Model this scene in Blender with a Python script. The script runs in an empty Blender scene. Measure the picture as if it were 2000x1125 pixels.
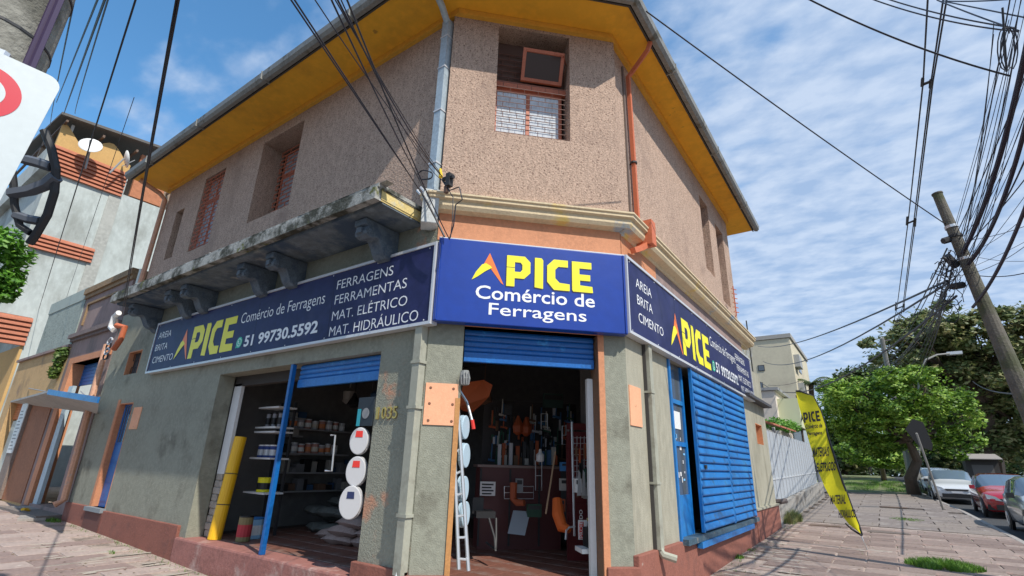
import bpy, bmesh, math, random
from mathutils import Vector, Matrix
from mathutils.geometry import tessellate_polygon
random.seed(7)
sc = bpy.context.scene
C = sc.collection
R = math.radians
# ------------------------------------------------------------------ camera
AX = ((0.81950215, 0.16740796, 0.54807919), (0.57240196, -0.28548824, -0.76866928), (0.02778881, 0.94364773, -0.32978287))
CAM = Vector((2.5, -4.375, 1.6)); F = 985.0
cd = bpy.data.cameras.new('camera'); co = bpy.data.objects.new('camera', cd); C.objects.link(co); sc.camera = co
cd.sensor_width = 36; cd.lens = F / 2000 * 36; cd.clip_start = 0.02; cd.clip_end = 3000
co.matrix_world = Matrix.Translation(CAM) @ Matrix([list(r) for r in AX]).to_4x4()
# ------------------------------------------------------------------ light
SUN = Vector((1, -0.31, 1.24)).normalized()
sd = bpy.data.lights.new('sun', 'SUN'); sd.energy = 3.7; sd.angle = R(0.53); sd.color = (1, .94, .85)
so = bpy.data.objects.new('sun', sd); C.objects.link(so); so.rotation_euler = SUN.to_track_quat('Z', 'Y').to_euler()
W = bpy.data.worlds.new('World'); sc.world = W; W.use_nodes = True
nt = W.node_tree; N = nt.nodes; LK = nt.links; N.clear()
def nd(t, **k):
    n = N.new(t)
    for a, b in k.items():
        if a in n.inputs: n.inputs[a].default_value = b
        else: setattr(n, a, b)
    return n
sky = N.new('ShaderNodeTexSky'); sky.sky_type = 'NISHITA'; sky.sun_disc = False
sky.sun_elevation = math.asin(SUN.z); sky.sun_rotation = math.atan2(SUN.x, SUN.y)
sky.air_density = 1.0; sky.dust_density = 0.4; sky.ozone_density = 2.0
tc = N.new('ShaderNodeTexCoord'); sx = N.new('ShaderNodeSeparateXYZ'); LK.new(tc.outputs['Generated'], sx.inputs[0])
def mth(op, a, b=None, clamp=False):
    m = N.new('ShaderNodeMath'); m.operation = op; m.use_clamp = clamp
    for i, v in enumerate((a, b)):
        if v is None: continue
        if isinstance(v, (int, float)): m.inputs[i].default_value = v
        else: LK.new(v, m.inputs[i])
    return m.outputs[0]
zz = mth('MAXIMUM', mth('ADD', sx.outputs['Z'], 0.12), 0.04)
cx = N.new('ShaderNodeCombineXYZ'); LK.new(mth('DIVIDE', sx.outputs['X'], zz), cx.inputs[0]); LK.new(mth('DIVIDE', sx.outputs['Y'], zz), cx.inputs[1])
mp = N.new('ShaderNodeMapping'); LK.new(cx.outputs[0], mp.inputs[0]); mp.inputs['Rotation'].default_value = (0, 0, R(-28)); mp.inputs['Scale'].default_value = (1, 1.5, 1)
n1 = nd('ShaderNodeTexNoise', Scale=0.75, Detail=4.0, Roughness=.5); LK.new(cx.outputs[0], n1.inputs['Vector'])
n2 = nd('ShaderNodeTexNoise', Scale=6.5, Detail=7.0, Roughness=.5, Distortion=.1); LK.new(mp.outputs[0], n2.inputs['Vector'])
# more cloud towards +X +Y (the street side), mirrored to -Y as added unseen cloud that whitens the ambient, open blue towards -X
dirb = mth('ADD', mth('MULTIPLY', sx.outputs['X'], 0.22), mth('ADD', mth('MULTIPLY', sx.outputs['Z'], -0.42), mth('MULTIPLY', mth('ABSOLUTE', sx.outputs['Y']), 0.60)))
cov = mth('ADD', mth('ADD', mth('MULTIPLY', n1.outputs[0], 1.1), mth('MULTIPLY', n2.outputs[0], 0.95)), dirb)
cr = N.new('ShaderNodeMapRange'); cr.inputs['From Min'].default_value = 0.80; cr.inputs['From Max'].default_value = 1.26; cr.interpolation_type = 'SMOOTHSTEP'; LK.new(cov, cr.inputs[0])
n3 = nd('ShaderNodeTexNoise', Scale=8.0, Detail=5.0, Roughness=.55); LK.new(mp.outputs[0], n3.inputs['Vector'])
cc = N.new('ShaderNodeValToRGB'); LK.new(n3.outputs[0], cc.inputs[0])
cc.color_ramp.elements[0].position = .36; cc.color_ramp.elements[0].color = (2.7, 3.7, 5.4, 1)
cc.color_ramp.elements[1].position = .62; cc.color_ramp.elements[1].color = (4.2, 5.0, 6.3, 1)
mx = N.new('ShaderNodeMix'); mx.data_type = 'RGBA'
tint = N.new('ShaderNodeMix'); tint.data_type = 'RGBA'; tint.blend_type = 'MULTIPLY'; tint.inputs[0].default_value = 1; tint.inputs[7].default_value = (.86, 1.42, 1.6, 1)
LK.new(sky.outputs[0], tint.inputs[6])
LK.new(mth('MULTIPLY', cr.outputs[0], 0.93), mx.inputs[0]); LK.new(tint.outputs[2], mx.inputs[6]); LK.new(cc.outputs[0], mx.inputs[7])
bg = N.new('ShaderNodeBackground'); bg.inputs[1].default_value = 0.115; LK.new(mx.outputs[2], bg.inputs[0])
wo = N.new('ShaderNodeOutputWorld'); LK.new(bg.outputs[0], wo.inputs[0])
vs = sc.view_settings; vs.view_transform = 'Standard'; vs.look = 'None'; vs.exposure = 0.35; vs.gamma = 1; vs.use_curve_mapping = False
# ------------------------------------------------------------------ helpers
def ray(px, py):
    c = (px - 1000, 562.5 - py, -F)
    return Vector([sum(AX[i][j] * c[j] for j in range(3)) for i in range(3)])
def onx(px, py, x): r = ray(px, py); return CAM + r * ((x - CAM.x) / r.x)
def ony(px, py, y): r = ray(px, py); return CAM + r * ((y - CAM.y) / r.y)
def onz(px, py, z): r = ray(px, py); return CAM + r * ((z - CAM.z) / r.z)
def P(px, py, d): return CAM + ray(px, py) * (d / F)
def lerp(tab, v):
    if v <= tab[0][0]: return tab[0][1]
    for (a, b), (c, d) in zip(tab, tab[1:]):
        if v <= c: return b + (d - b) * (v - a) / (c - a)
    return tab[-1][1]
GX = [(-80, .5), (-30, .4), (-12, .1), (-6, -.1), (-1, -.02), (0, 0)]
GY = [(4, 0), (60, 1.4), (90, 1.55)]
def gz(x, y): return lerp(GX, x) + lerp(GY, y)
def G(px, py, dz=0):
    r = ray(px, py); t = 0
    for i in range(12000):
        t += .00005 * (1 + i * .01); p = CAM + r * t
        if p.z < gz(p.x, p.y) + dz: return p
    return CAM + r * t
def hsh(*a): return random.Random(str(a)).random()
ORG = {}
def tag(o, label=None, cat=None, group=None, kind=None):
    if label: o['label'] = label
    if cat: o['category'] = cat
    if group: o['group'] = group
    if kind: o['kind'] = kind
    return o
def thing(name, label, cat, loc, group=None):
    o = bpy.data.objects.new(name, None); o.empty_display_size = .1; C.objects.link(o); o.location = loc; ORG[o.name] = Vector(loc)
    return tag(o, label, cat, group)
class MB:
    def __init__(s): s.v = []; s.f = []
    def add(s, vs, fs):
        b = len(s.v); s.v += [tuple(v) for v in vs]; s.f += [tuple(i + b for i in f) for f in fs]; return s
    def box(s, a, b):
        x0, y0, z0 = a; x1, y1, z1 = b
        return s.add([(x, y, z) for z in (z0, z1) for y in (y0, y1) for x in (x0, x1)], BOXF)
    def fbox(s, fr, u0, u1, n0, n1, z0, z1):
        return s.add([fr(u, n, z) for z in (z0, z1) for n in (n1, n0) for u in (u0, u1)], BOXF)
    def prism(s, poly, fn, t):     # poly list of 2d; fn(u,v,t)->3d
        n = len(poly)
        s.add([fn(u, v, t) for u, v in poly] + [fn(u, v, 0) for u, v in poly],
              [tuple(range(n)), tuple(range(2 * n - 1, n - 1, -1))] + [(i, i + n, (i + 1) % n + n, (i + 1) % n) for i in range(n)])
        return s
    def tube(s, pts, r, n=8, cap=True):
        pts = [Vector(p) for p in pts]; m = len(pts); rs = r if isinstance(r, (list, tuple)) else [r] * m
        up = None; vs = []
        for i, p in enumerate(pts):
            t = (pts[min(i + 1, m - 1)] - pts[max(i - 1, 0)]).normalized()
            if up is None: up = t.orthogonal().normalized()
            up = (up - t * up.dot(t)); up = up.normalized() if up.length > 1e-6 else t.orthogonal().normalized()
            w = t.cross(up)
            for k in range(n):
                a = 2 * math.pi * k / n; vs.append(p + (up * math.cos(a) + w * math.sin(a)) * rs[i])
        fs = [(i * n + k, i * n + (k + 1) % n, (i + 1) * n + (k + 1) % n, (i + 1) * n + k) for i in range(m - 1) for k in range(n)]
        if cap: fs += [tuple(range(n - 1, -1, -1)), tuple(range((m - 1) * n, m * n))]
        return s.add(vs, fs)
    def lathe(s, c, prof, n=16, ax=(0, 0, 1)):
        ax = Vector(ax).normalized(); u = ax.orthogonal().normalized(); w = ax.cross(u); c = Vector(c); vs = []
        for r, h in prof:
            for k in range(n):
                a = 2 * math.pi * k / n; vs.append(c + ax * h + (u * math.cos(a) + w * math.sin(a)) * r)
        m = len(prof)
        fs = [(i * n + k, i * n + (k + 1) % n, (i + 1) * n + (k + 1) % n, (i + 1) * n + k) for i in range(m - 1) for k in range(n)]
        fs += [tuple(range(n - 1, -1, -1)), tuple(range((m - 1) * n, m * n))]
        return s.add(vs, fs)
    def build(s, name, mat, parent=None, smooth=False, bevel=0, fix=True, sub=0):
        used = sorted({i for f in s.f for i in f}); mp_ = {k: i for i, k in enumerate(used)}
        if s.f and len(used) < len(s.v): s.v = [s.v[k] for k in used]; s.f = [tuple(mp_[i] for i in f) for f in s.f]
        me = bpy.data.meshes.new(name)
        if parent: o0 = ORG[parent.name]
        else:
            xs = [v[0] for v in s.v]; ys = [v[1] for v in s.v]; zs = [v[2] for v in s.v]
            o0 = Vector(((min(xs) + max(xs)) / 2, (min(ys) + max(ys)) / 2, min(zs)))
        me.from_pydata([(v[0] - o0.x, v[1] - o0.y, v[2] - o0.z) for v in s.v], [], s.f)
        if fix:
            bm = bmesh.new(); bm.from_mesh(me); bmesh.ops.recalc_face_normals(bm, faces=bm.faces); bm.to_mesh(me); bm.free()
        if smooth: me.polygons.foreach_set('use_smooth', [True] * len(me.polygons))
        me.materials.append(mat)
        o = bpy.data.objects.new(name, me); C.objects.link(o); ORG[o.name] = o0
        if parent: o.parent = parent
        else: o.location = o0
        if bevel:
            b = o.modifiers.new('bevel', 'BEVEL'); b.width = bevel; b.segments = 2; b.limit_method = 'ANGLE'
        if sub:
            b = o.modifiers.new('sub', 'SUBSURF'); b.levels = sub; b.render_levels = sub
        return o
def cutslab(b, x0, x1, y0, y1, z0, z1, c=2.45):
    return b.prism([(x0, y0), (y0 - c, y0), (x1, x1 + c), (x1, y1), (x0, y1)], lambda u, v, t: Vector((u, v, z0 + t)), z1 - z0)
BOXF = [(0, 2, 3, 1), (4, 5, 7, 6), (0, 1, 5, 4), (2, 6, 7, 3), (0, 4, 6, 2), (1, 3, 7, 5)]
def frame(o, du, dn):
    o = Vector(o); du = Vector(du); dn = Vector(dn)
    return lambda u, n, z: o + du * u + dn * n + Vector((0, 0, z))
q = 2 ** -.5
FL = frame((0, .12, 0), (1, 0, 0), (0, -1, 0))
FR = frame((-.12, 0, 0), (0, 1, 0), (1, 0, 0))
FC = frame((-1.05, 1.05, 0), (q, q, 0), (q, -q, 0))
FU = frame((-1.0, 1.0, 0), (q, q, 0), (q, -q, 0))
# ------------------------------------------------------------------ materials
MC = {}
def mat(name, col, rough=.7, var=0, vs=6, bump=0, bs=40, metal=0, spec=.5, stain=None, st=(1.2, .55, .7), spots=None, coat=0, emit=None, zst=1):
    """col base; var = value noise amount at scale vs; bump at bs; stain = (colour) mixed by large noise"""
    if name in MC: return MC[name]
    m = bpy.data.materials.new(name); m.use_nodes = True; t = m.node_tree; b = t.nodes['Principled BSDF']
    b.inputs['Roughness'].default_value = rough; b.inputs['Metallic'].default_value = metal; b.inputs['Specular IOR Level'].default_value = spec
    b.inputs['Coat Weight'].default_value = coat
    c4 = (*col, 1); b.inputs['Base Color'].default_value = c4; last = None
    tcn = t.nodes.new('ShaderNodeTexCoord'); mpn = t.nodes.new('ShaderNodeMapping'); t.links.new(tcn.outputs['Object'], mpn.inputs[0]); mpn.inputs['Scale'].default_value = (1, 1, zst)
    def noise(sc_, det=5, ro=.55, vec=None):
        n = t.nodes.new('ShaderNodeTexNoise'); n.inputs['Scale'].default_value = sc_; n.inputs['Detail'].default_value = det; n.inputs['Roughness'].default_value = ro
        t.links.new((vec or mpn).outputs[0] if vec is None else vec.outputs['Object'], n.inputs['Vector']); return n.outputs[0]
    def mixc(f, a, bcol):
        x = t.nodes.new('ShaderNodeMix'); x.data_type = 'RGBA'; t.links.new(f, x.inputs[0])
        if a is None: x.inputs[6].default_value = c4
        else: t.links.new(a, x.inputs[6])
        if isinstance(bcol, tuple): x.inputs[7].default_value = (*bcol[:3], 1)
        else: t.links.new(bcol, x.inputs[7])
        return x.outputs[2]
    def rng(f, a, c):
        r = t.nodes.new('ShaderNodeMapRange'); r.interpolation_type = 'SMOOTHSTEP'; t.links.new(f, r.inputs[0]); r.inputs[1].default_value = a; r.inputs[2].default_value = c; return r.outputs[0]
    if var:
        last = mixc(rng(noise(vs), .3, .7), None, tuple(max(0, x * (1 - var)) for x in col))
        f2 = rng(noise(vs * 7.3, 3), .35, .75); last = mixc(f2, last, tuple(min(1, x * (1 + var * .5)) for x in col))
    if stain: last = mixc(rng(noise(st[0], 8, .65), st[1], st[2]), last, stain)
    if spots:
        for (c_, s_, a_, d_) in spots: last = mixc(rng(noise(s_, 6, .6, tcn), a_, d_), last, c_)
    if last: t.links.new(last, b.inputs['Base Color'])
    if bump:
        bn = t.nodes.new('ShaderNodeBump'); bn.inputs['Strength'].default_value = bump; bn.inputs['Distance'].default_value = .02
        t.links.new(noise(bs, 4, .6, tcn), bn.inputs['Height']); t.links.new(bn.outputs[0], b.inputs['Normal'])
    if emit: b.inputs['Emission Color'].default_value = (*emit[0], 1); b.inputs['Emission Strength'].default_value = emit[1]
    MC[name] = m; return m
pebble = mat('pebbledash', (.50, .355, .27), .95, .38, 22, 1.0, 30, stain=(.34, .24, .185), st=(.9, .50, .78), zst=.3, spots=[((.19, .115, .085), 40, .55, .62), ((.68, .49, .37), 50, .58, .64), ((.28, .19, .15), .8, .54, .78)])
plast = mat('grey_green_plaster', (.28, .285, .225), .9, .16, 2.2, .5, 60, stain=(.15, .145, .11), st=(1.3, .52, .72), spots=[((.34, .33, .27), 5, .66, .74)])
plastR = mat('pale_weathered_plaster', (.37, .35, .27), .9, .16, 1.6, .4, 55, stain=(.2, .185, .135), st=(1.0, .5, .75), zst=.35)
patchy = mat('pier_plaster', (.30, .30, .235), .92, .16, 3, .9, 45, spots=[((.52, .27, .17), 2.0, .54, .66), ((.33, .32, .25), 6, .6, .7)])
ochre = mat('ochre_soffit', (.95, .47, .03), .75, .1, 1.0, .1, 30, stain=(.66, .30, .025), st=(.8, .5, .75), spots=[((.70, .55, .30), 2.1, .735, .745), ((.5, .24, .03), 3.3, .66, .72)])
trimo = mat('ochre_trim', (.82, .42, .05), .75, .12, 2)
gutm = mat('grey_gutter', (.26, .26, .24), .6, .25, 3, stain=(.12, .11, .08), st=(2.5, .55, .65))
redp = mat('brick_red_plinth', (.27, .10, .07), .85, .2, 3, .35, 40, stain=(.2, .08, .06), st=(2, .55, .7), spots=[((.42, .33, .28), 5, .70, .76)])
orng = mat('orange_paint', (.58, .25, .125), .75, .15, 3, .2, 40, stain=(.5, .2, .1), st=(2, .6, .75))
peach = mat('peach_board', (.85, .42, .24), .75, .1, 4, .15, 50, spots=[((.5, .25, .14), 7, .66, .72)])
blue = mat('blue_paint', (.004, .12, .40), .42, .2, 3, .05, 40, stain=(.01, .07, .25), st=(4, .6, .72))
blue2 = mat('shutter_blue', (.010, .165, .48), .42, .2, 1.2, .06, 30, stain=(.03, .24, .54), st=(1.5, .5, .7), spots=[((.02, .07, .18), 3, .54, .72), ((.22, .28, .33), 12, .68, .72), ((.16, .09, .05), 8, .72, .75)])
navy = mat('navy_vinyl', (.022, .026, .10), .5, .25, .7, .06, 2.2, spec=.25, stain=(.05, .055, .13), st=(1.1, .5, .8))
royal = mat('royal_blue_tarp', (.004, .040, .30), .33, .1, 1, .12, 4, coat=.3)
silver = mat('silver_trim', (.62, .63, .65), .4, metal=.2)
white = mat('white_paint', (.78, .78, .76), .5, .06, 4)
lett = mat('white_lettering', (.85, .86, .88), .45)
yel = mat('yellow_lettering', (.90, .82, .02), .45)
org2 = mat('orange_lettering', (.90, .20, .03), .45)
black = mat('black_plastic', (.015, .015, .016), .45)
dark = mat('dark_iron', (.03, .03, .032), .6)
cream = mat('cream_moulding', (.66, .53, .34), .8, .15, 3, .3, 40, stain=(.32, .40, .48), st=(1.6, .60, .70), spots=[((.72, .52, .16), 1.4, .56, .66), ((.2, .18, .14), 6, .66, .74)])
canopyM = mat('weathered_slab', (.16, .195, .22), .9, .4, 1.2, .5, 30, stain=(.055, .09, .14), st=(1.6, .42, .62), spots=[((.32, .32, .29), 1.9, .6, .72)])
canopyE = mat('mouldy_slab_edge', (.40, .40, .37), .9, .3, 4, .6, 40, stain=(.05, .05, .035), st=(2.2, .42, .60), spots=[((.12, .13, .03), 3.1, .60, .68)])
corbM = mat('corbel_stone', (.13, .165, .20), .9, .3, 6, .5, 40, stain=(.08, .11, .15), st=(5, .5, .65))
zinc = mat('zinc_pipe', (.42, .50, .55), .5, .2, 3, metal=.25)
pvcg = mat('painted_pipe', (.36, .36, .29), .7, .12, 3, stain=(.25, .24, .19), st=(3, .5, .7))
opipe = mat('orange_pipe', (.60, .16, .07), .6, .12, 4)
opipeL = mat('faded_orange_pipe', (.62, .34, .22), .7, .2, 3, spots=[((.45, .4, .36), 6, .6, .7)])
glass = mat('window_glass', (.10, .12, .14), .06, spec=.8)
glassL = mat('curtained_glass', (.62, .66, .70), .12, .25, 6, spec=.8, zst=.2)
rustred = mat('red_oxide_paint', (.50, .15, .08), .55, .2, 6)
brickd = mat('dark_louvre', (.16, .09, .07), .7, .2, 6)
slabm = [mat('basalt_slab', (.255, .19, .16), .85, .22, 2.5, .3, 30, stain=(.38, .24, .2), st=(2.5, .55, .7), spots=[((.10, .075, .065), 7, .64, .72)]),
         mat('basalt_slab_pale', (.295, .225, .19), .85, .22, 2.5, .3, 30, stain=(.42, .30, .25), st=(2, .5, .7), spots=[((.52, .44, .38), 4, .66, .7)]),
         mat('basalt_slab_dark', (.215, .155, .13), .85, .22, 2.5, .3, 30, spots=[((.12, .09, .08), 5, .6, .7)])]
slabg = [mat('grey_slab', (.21, .175, .155), .9, .25, 2, .3, 25, stain=(.35, .31, .28), st=(1.5, .5, .7), spots=[((.12, .1, .09), 6, .62, .7)]),
         mat('grey_slab_worn', (.25, .21, .18), .9, .25, 2, .3, 25, stain=(.22, .18, .16), st=(2, .5, .7))]
joint = mat('pale_mortar', (.40, .32, .27), .95, .3, 4, .4, 50, stain=(.2, .16, .13), st=(3, .5, .65))
asph = mat('asphalt', (.055, .055, .055), .9, .2, 6, .4, 90)
dirt = mat('dry_dirt', (.16, .12, .09), .95, .3, 3, .5, 30)
kerbm = mat('kerb_stone', (.34, .31, .28), .9, .2, 3, .3, 40)
concrete = mat('concrete_pole', (.27, .26, .22), .92, .25, 3, .6, 35, stain=(.13, .125, .10), st=(3, .5, .66))
wallw = mat('stained_white_wall', (.50, .54, .51), .9, .15, 1, .2, 20, stain=(.27, .28, .25), st=(.32, .50, .70), zst=.5, spots=[((.25, .25, .23), 1.1, .68, .76)])
terra = mat('terracotta_tile', (.44, .155, .085), .8, .2, 3, .3, 20)
mauve = mat('mauve_plaster', (.30, .215, .195), .9, .2, 1.5, .3, 30, stain=(.17, .14, .13), st=(1, .5, .7), zst=.4)
greenw = mat('rough_green_render', (.33, .38, .34), .95, .2, 3, 1.0, 14, stain=(.2, .24, .21), st=(2, .55, .7))
tan = mat('tan_plaster', (.55, .36, .17), .9, .15, 2, .2, 30, stain=(.3, .2, .12), st=(1, .55, .7))
yelw = mat('yellow_plaster', (.60, .37, .14), .9, .1, 2)
beige = mat('beige_render', (.60, .54, .40), .9, .08, .6, stain=(.5, .44, .33), st=(.3, .5, .7))
palew = mat('pale_render', (.66, .58, .50), .9, .1, 1)
rsteel = mat('roof_sheet', (.13, .12, .11), .8, .2, 2)
fencem = mat('grey_fence_paint', (.40, .43, .46), .6, .18, 2, stain=(.3, .27, .24), st=(2, .6, .75))
floorm = mat('red_floor_tile', (.20, .085, .06), .55, .25, 2, .1, 20, stain=(.28, .2, .17), st=(1.4, .5, .7))
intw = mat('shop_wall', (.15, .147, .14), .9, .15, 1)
shelfm = mat('shelf_grey', (.26, .26, .26), .6)
bagw = mat('sack_pale', (.36, .27, .24), .9, .2, 6, .4, 20)
bagg = mat('sack_grey', (.12, .13, .12), .9, .25, 5, .4, 20)
alu = mat('aluminium', (.66, .68, .70), .35, metal=.6)
wood = mat('varnished_wood', (.50, .24, .08), .6, .2, 5)
bark = mat('bark', (.10, .075, .055), .95, .3, 6, .8, 20)
yplas = mat('yellow_plastic', (.85, .48, .01), .45)
# leaves
def leafmat(name, cols):
    m = bpy.data.materials.new(name); m.use_nodes = True; t = m.node_tree; b = t.nodes['Principled BSDF']
    g = t.nodes.new('ShaderNodeNewGeometry'); r = t.nodes.new('ShaderNodeValToRGB')
    t.links.new(g.outputs['Random Per Island'], r.inputs[0]); e = r.color_ramp.elements
    e[0].color = (*cols[0], 1); e[1].color = (*cols[-1], 1)
    for i, c in enumerate(cols[1:-1]):
        x = e.new((i + 1) / (len(cols) - 1)); x.color = (*c, 1)
    tcn = t.nodes.new('ShaderNodeTexCoord'); ns = t.nodes.new('ShaderNodeTexNoise'); ns.inputs['Scale'].default_value = .55; ns.inputs['Detail'].default_value = 3; t.links.new(tcn.outputs['Object'], ns.inputs['Vector'])
    ad = t.nodes.new('ShaderNodeMath'); ad.operation = 'MULTIPLY_ADD'; t.links.new(ns.outputs[0], ad.inputs[0]); ad.inputs[1].default_value = 1.6; ad.inputs[2].default_value = -.8
    ae = t.nodes.new('ShaderNodeMath'); ae.operation = 'ADD'; t.links.new(g.outputs['Random Per Island'], ae.inputs[0]); t.links.new(ad.outputs[0], ae.inputs[1]); t.links.new(ae.outputs[0], r.inputs[0])
    t.links.new(r.outputs[0], b.inputs['Base Color']); b.inputs['Roughness'].default_value = .55
    tr = t.nodes.new('ShaderNodeBsdfTranslucent'); t.links.new(r.outputs[0], tr.inputs[0]); ms = t.nodes.new('ShaderNodeMixShader'); ms.inputs[0].default_value = .3
    t.links.new(b.outputs[0], ms.inputs[1]); t.links.new(tr.outputs[0], ms.inputs[2]); t.links.new(ms.outputs[0], t.nodes['Material Output'].inputs[0])
    return m
leafB = leafmat('leaf_bright', [(.05, .12, .015), (.15, .29, .03), (.26, .42, .05), (.40, .54, .09)])
leafD = leafmat('leaf_dark', [(.03, .06, .018), (.06, .11, .03), (.09, .14, .04), (.15, .15, .06)])
leafO = leafmat('leaf_olive', [(.07, .11, .04), (.15, .20, .06), (.23, .25, .09), (.30, .27, .12)])
leafY = leafmat('leaf_young', [(.07, .2, .02), (.14, .34, .03), (.22, .42, .06)])
grassM = leafmat('grass_blade', [(.06, .14, .02), (.12, .26, .03), (.20, .36, .05)])
# ------------------------------------------------------------------ text and logo
def textmesh(s, bold=0, sp=1.0):
    cu = bpy.data.curves.new('t', 'FONT'); cu.body = s; cu.offset = bold; cu.space_character = sp; cu.resolution_u = 3
    o = bpy.data.objects.new('t', cu); C.objects.link(o); bpy.context.view_layer.update()
    me = bpy.data.meshes.new_from_object(o.evaluated_get(bpy.context.evaluated_depsgraph_get()))
    vs = [(v.co.x, v.co.y) for v in me.vertices]; fs = [tuple(p.vertices) for p in me.polygons]
    bpy.data.objects.remove(o); bpy.data.curves.remove(cu); bpy.data.meshes.remove(me)
    x0 = min(v[0] for v in vs); x1 = max(v[0] for v in vs); y0 = min(v[1] for v in vs); y1 = max(v[1] for v in vs)
    return [((x - x0) / (x1 - x0), (y - y0) / (y1 - y0)) for x, y in vs], fs
def text(s, fn, u0, u1, v0, v1, m, parent, name='lettering', bold=0, shear=0, sp=1.0):
    vs, fs = textmesh(s, bold, sp); b = MB(); b.add([fn(u0 + x * (u1 - u0) + shear * y, v0 + y * (v1 - v0)) for x, y in vs], fs)
    return b.build(name, m, parent, fix=False)
LP = dict(
 P=[(0, 0), (.34, 0), (.34, .26), (.72, .26), (1, .46), (1, .84), (.78, 1), (0, 1), (0, .0001)],
 I=[(0, .03), (1, 0), (1, .93), (.8, 1), (0, 1)],
 C=[(1, 0), (1, .22), (.55, .24), (.36, .38), (.36, .66), (.5, .77), (.93, .77), (.93, 1), (.3, 1), (0, .78), (0, .25), (.3, 0)],
 E=[(.05, 0), (1, 0), (.97, .2), (.38, .22), (.38, .38), (.88, .38), (.88, .58), (.36, .58), (.36, .78), (.95, .78), (.95, 1), (0, 1), (0, .05)])
LP['P'] = [(0, 0), (.34, 0), (.34, .27), (.74, .27), (1, .47), (1, .82), (.76, 1), (0, 1), (0, .62), (.34, .62), (.34, .79), (.58, .79), (.66, .72), (.66, .56), (.58, .48), (.34, .48), (.34, .6), (0, .6)]
def poly(pts, fn, m, parent, name):
    tr = tessellate_polygon([[Vector((x, y, 0)) for x, y in pts]]); b = MB(); b.add([fn(*p) for p in pts], [tuple(t) for t in tr])
    return b.build(name, m, parent, fix=False)
def pice(fn, spans, v0, v1, m, parent, tag_='letter'):
    for ch, (a, b) in zip('PICE', spans):
        poly([(a + x * (b - a), v0 + y * (v1 - v0)) for x, y in LP[ch]], fn, m, parent, tag_)
def logoA(fn, u0, u1, v0, v1, parent, mo=org2, my=yel):
    X = lambda x, y: (u0 + x * (u1 - u0), v0 + y * (v1 - v0))
    poly([X(.53, 1), X(1, 0), X(.92, .05), X(.60, .46), X(.47, .60), X(.36, .63)], fn, mo, parent, 'logo_peak')
    poly([X(0, .08), X(.12, .35), X(.30, .60), X(.42, .65), X(.56, .58), X(.62, .52), X(.40, .38), X(.18, .20)], lambda u, v: fn(u, v) + LOGN, my, parent, 'logo_swoosh')
LOGN = Vector((0, 0, 0))
# ------------------------------------------------------------------ ground setting
KX = 4.75
KT = [(13, 4.75), (22, 4.45), (30, 3.95), (45, 3.4), (90, 2.6)]
kx = lambda y: lerp(KT, y)
def sheet(name, xs, ys, dz, m, par=None):
    b = MB(); nx, ny = len(xs), len(ys)
    b.add([(x + (kx(y) - KX if KX - .01 < x < KX + .2 else 0), y, gz(x, y) + dz) for y in ys for x in xs], [(j * nx + i, j * nx + i + 1, (j + 1) * nx + i + 1, (j + 1) * nx + i) for j in range(ny - 1) for i in range(nx - 1)])
    o = b.build(name, m, par, fix=False); o['kind'] = 'structure'; return o
sheet('ground', [-900, -300, -80, -30, -12, -6, -1, 0, 30, 300, 900], [-900, -200, -20, 4, 60, 90, 300, 900], -.26, dirt)
sheet('road', [KX + .12, 8, 13], [-30, 4, 13, 22, 30, 45, 60, 90, 300], -.14, asph)
sheet('street', [-80, -30, -12, -6, -1, 0, KX + .12], [-30, -20, -3.62], -.15, asph)
pv = sheet('pavement', [-80, -30, -12, -6, -1, 0, KX], [-3.5, 0, 4, 13.95], -.004, joint)
sheet('pavement', [-1.2, 0, KX], [13.95, 22, 31], -.035, mat('worn_mortar', (.16, .135, .115), .95, .3, 4, .4, 50))
sheet('verge', [-3.5, 0, KX], [31, 45, 60, 90, 300], -.045, mat('verge_earth', (.20, .19, .10), .95, .35, 1.2, .4, 20, stain=(.10, .16, .03), st=(.6, .45, .6)))
sheet('pavement', [13.5, 20], [-30, 4, 60, 90, 300], 0, kerbm)
kp = thing('kerb', None, None, (KX, 4, 0)); kp['kind'] = 'structure'
for i in range(40):
    y = 4 + i * 1.1
    b = MB(); b.add([(x, yy, gz(0, yy) + z) for z in (-.2, .008) for yy in (y + .01, y + 1.09) for x in (kx(yy), kx(yy) + .13)], BOXF); b.build('kerb_stone', kerbm, kp, bevel=.01)
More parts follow.
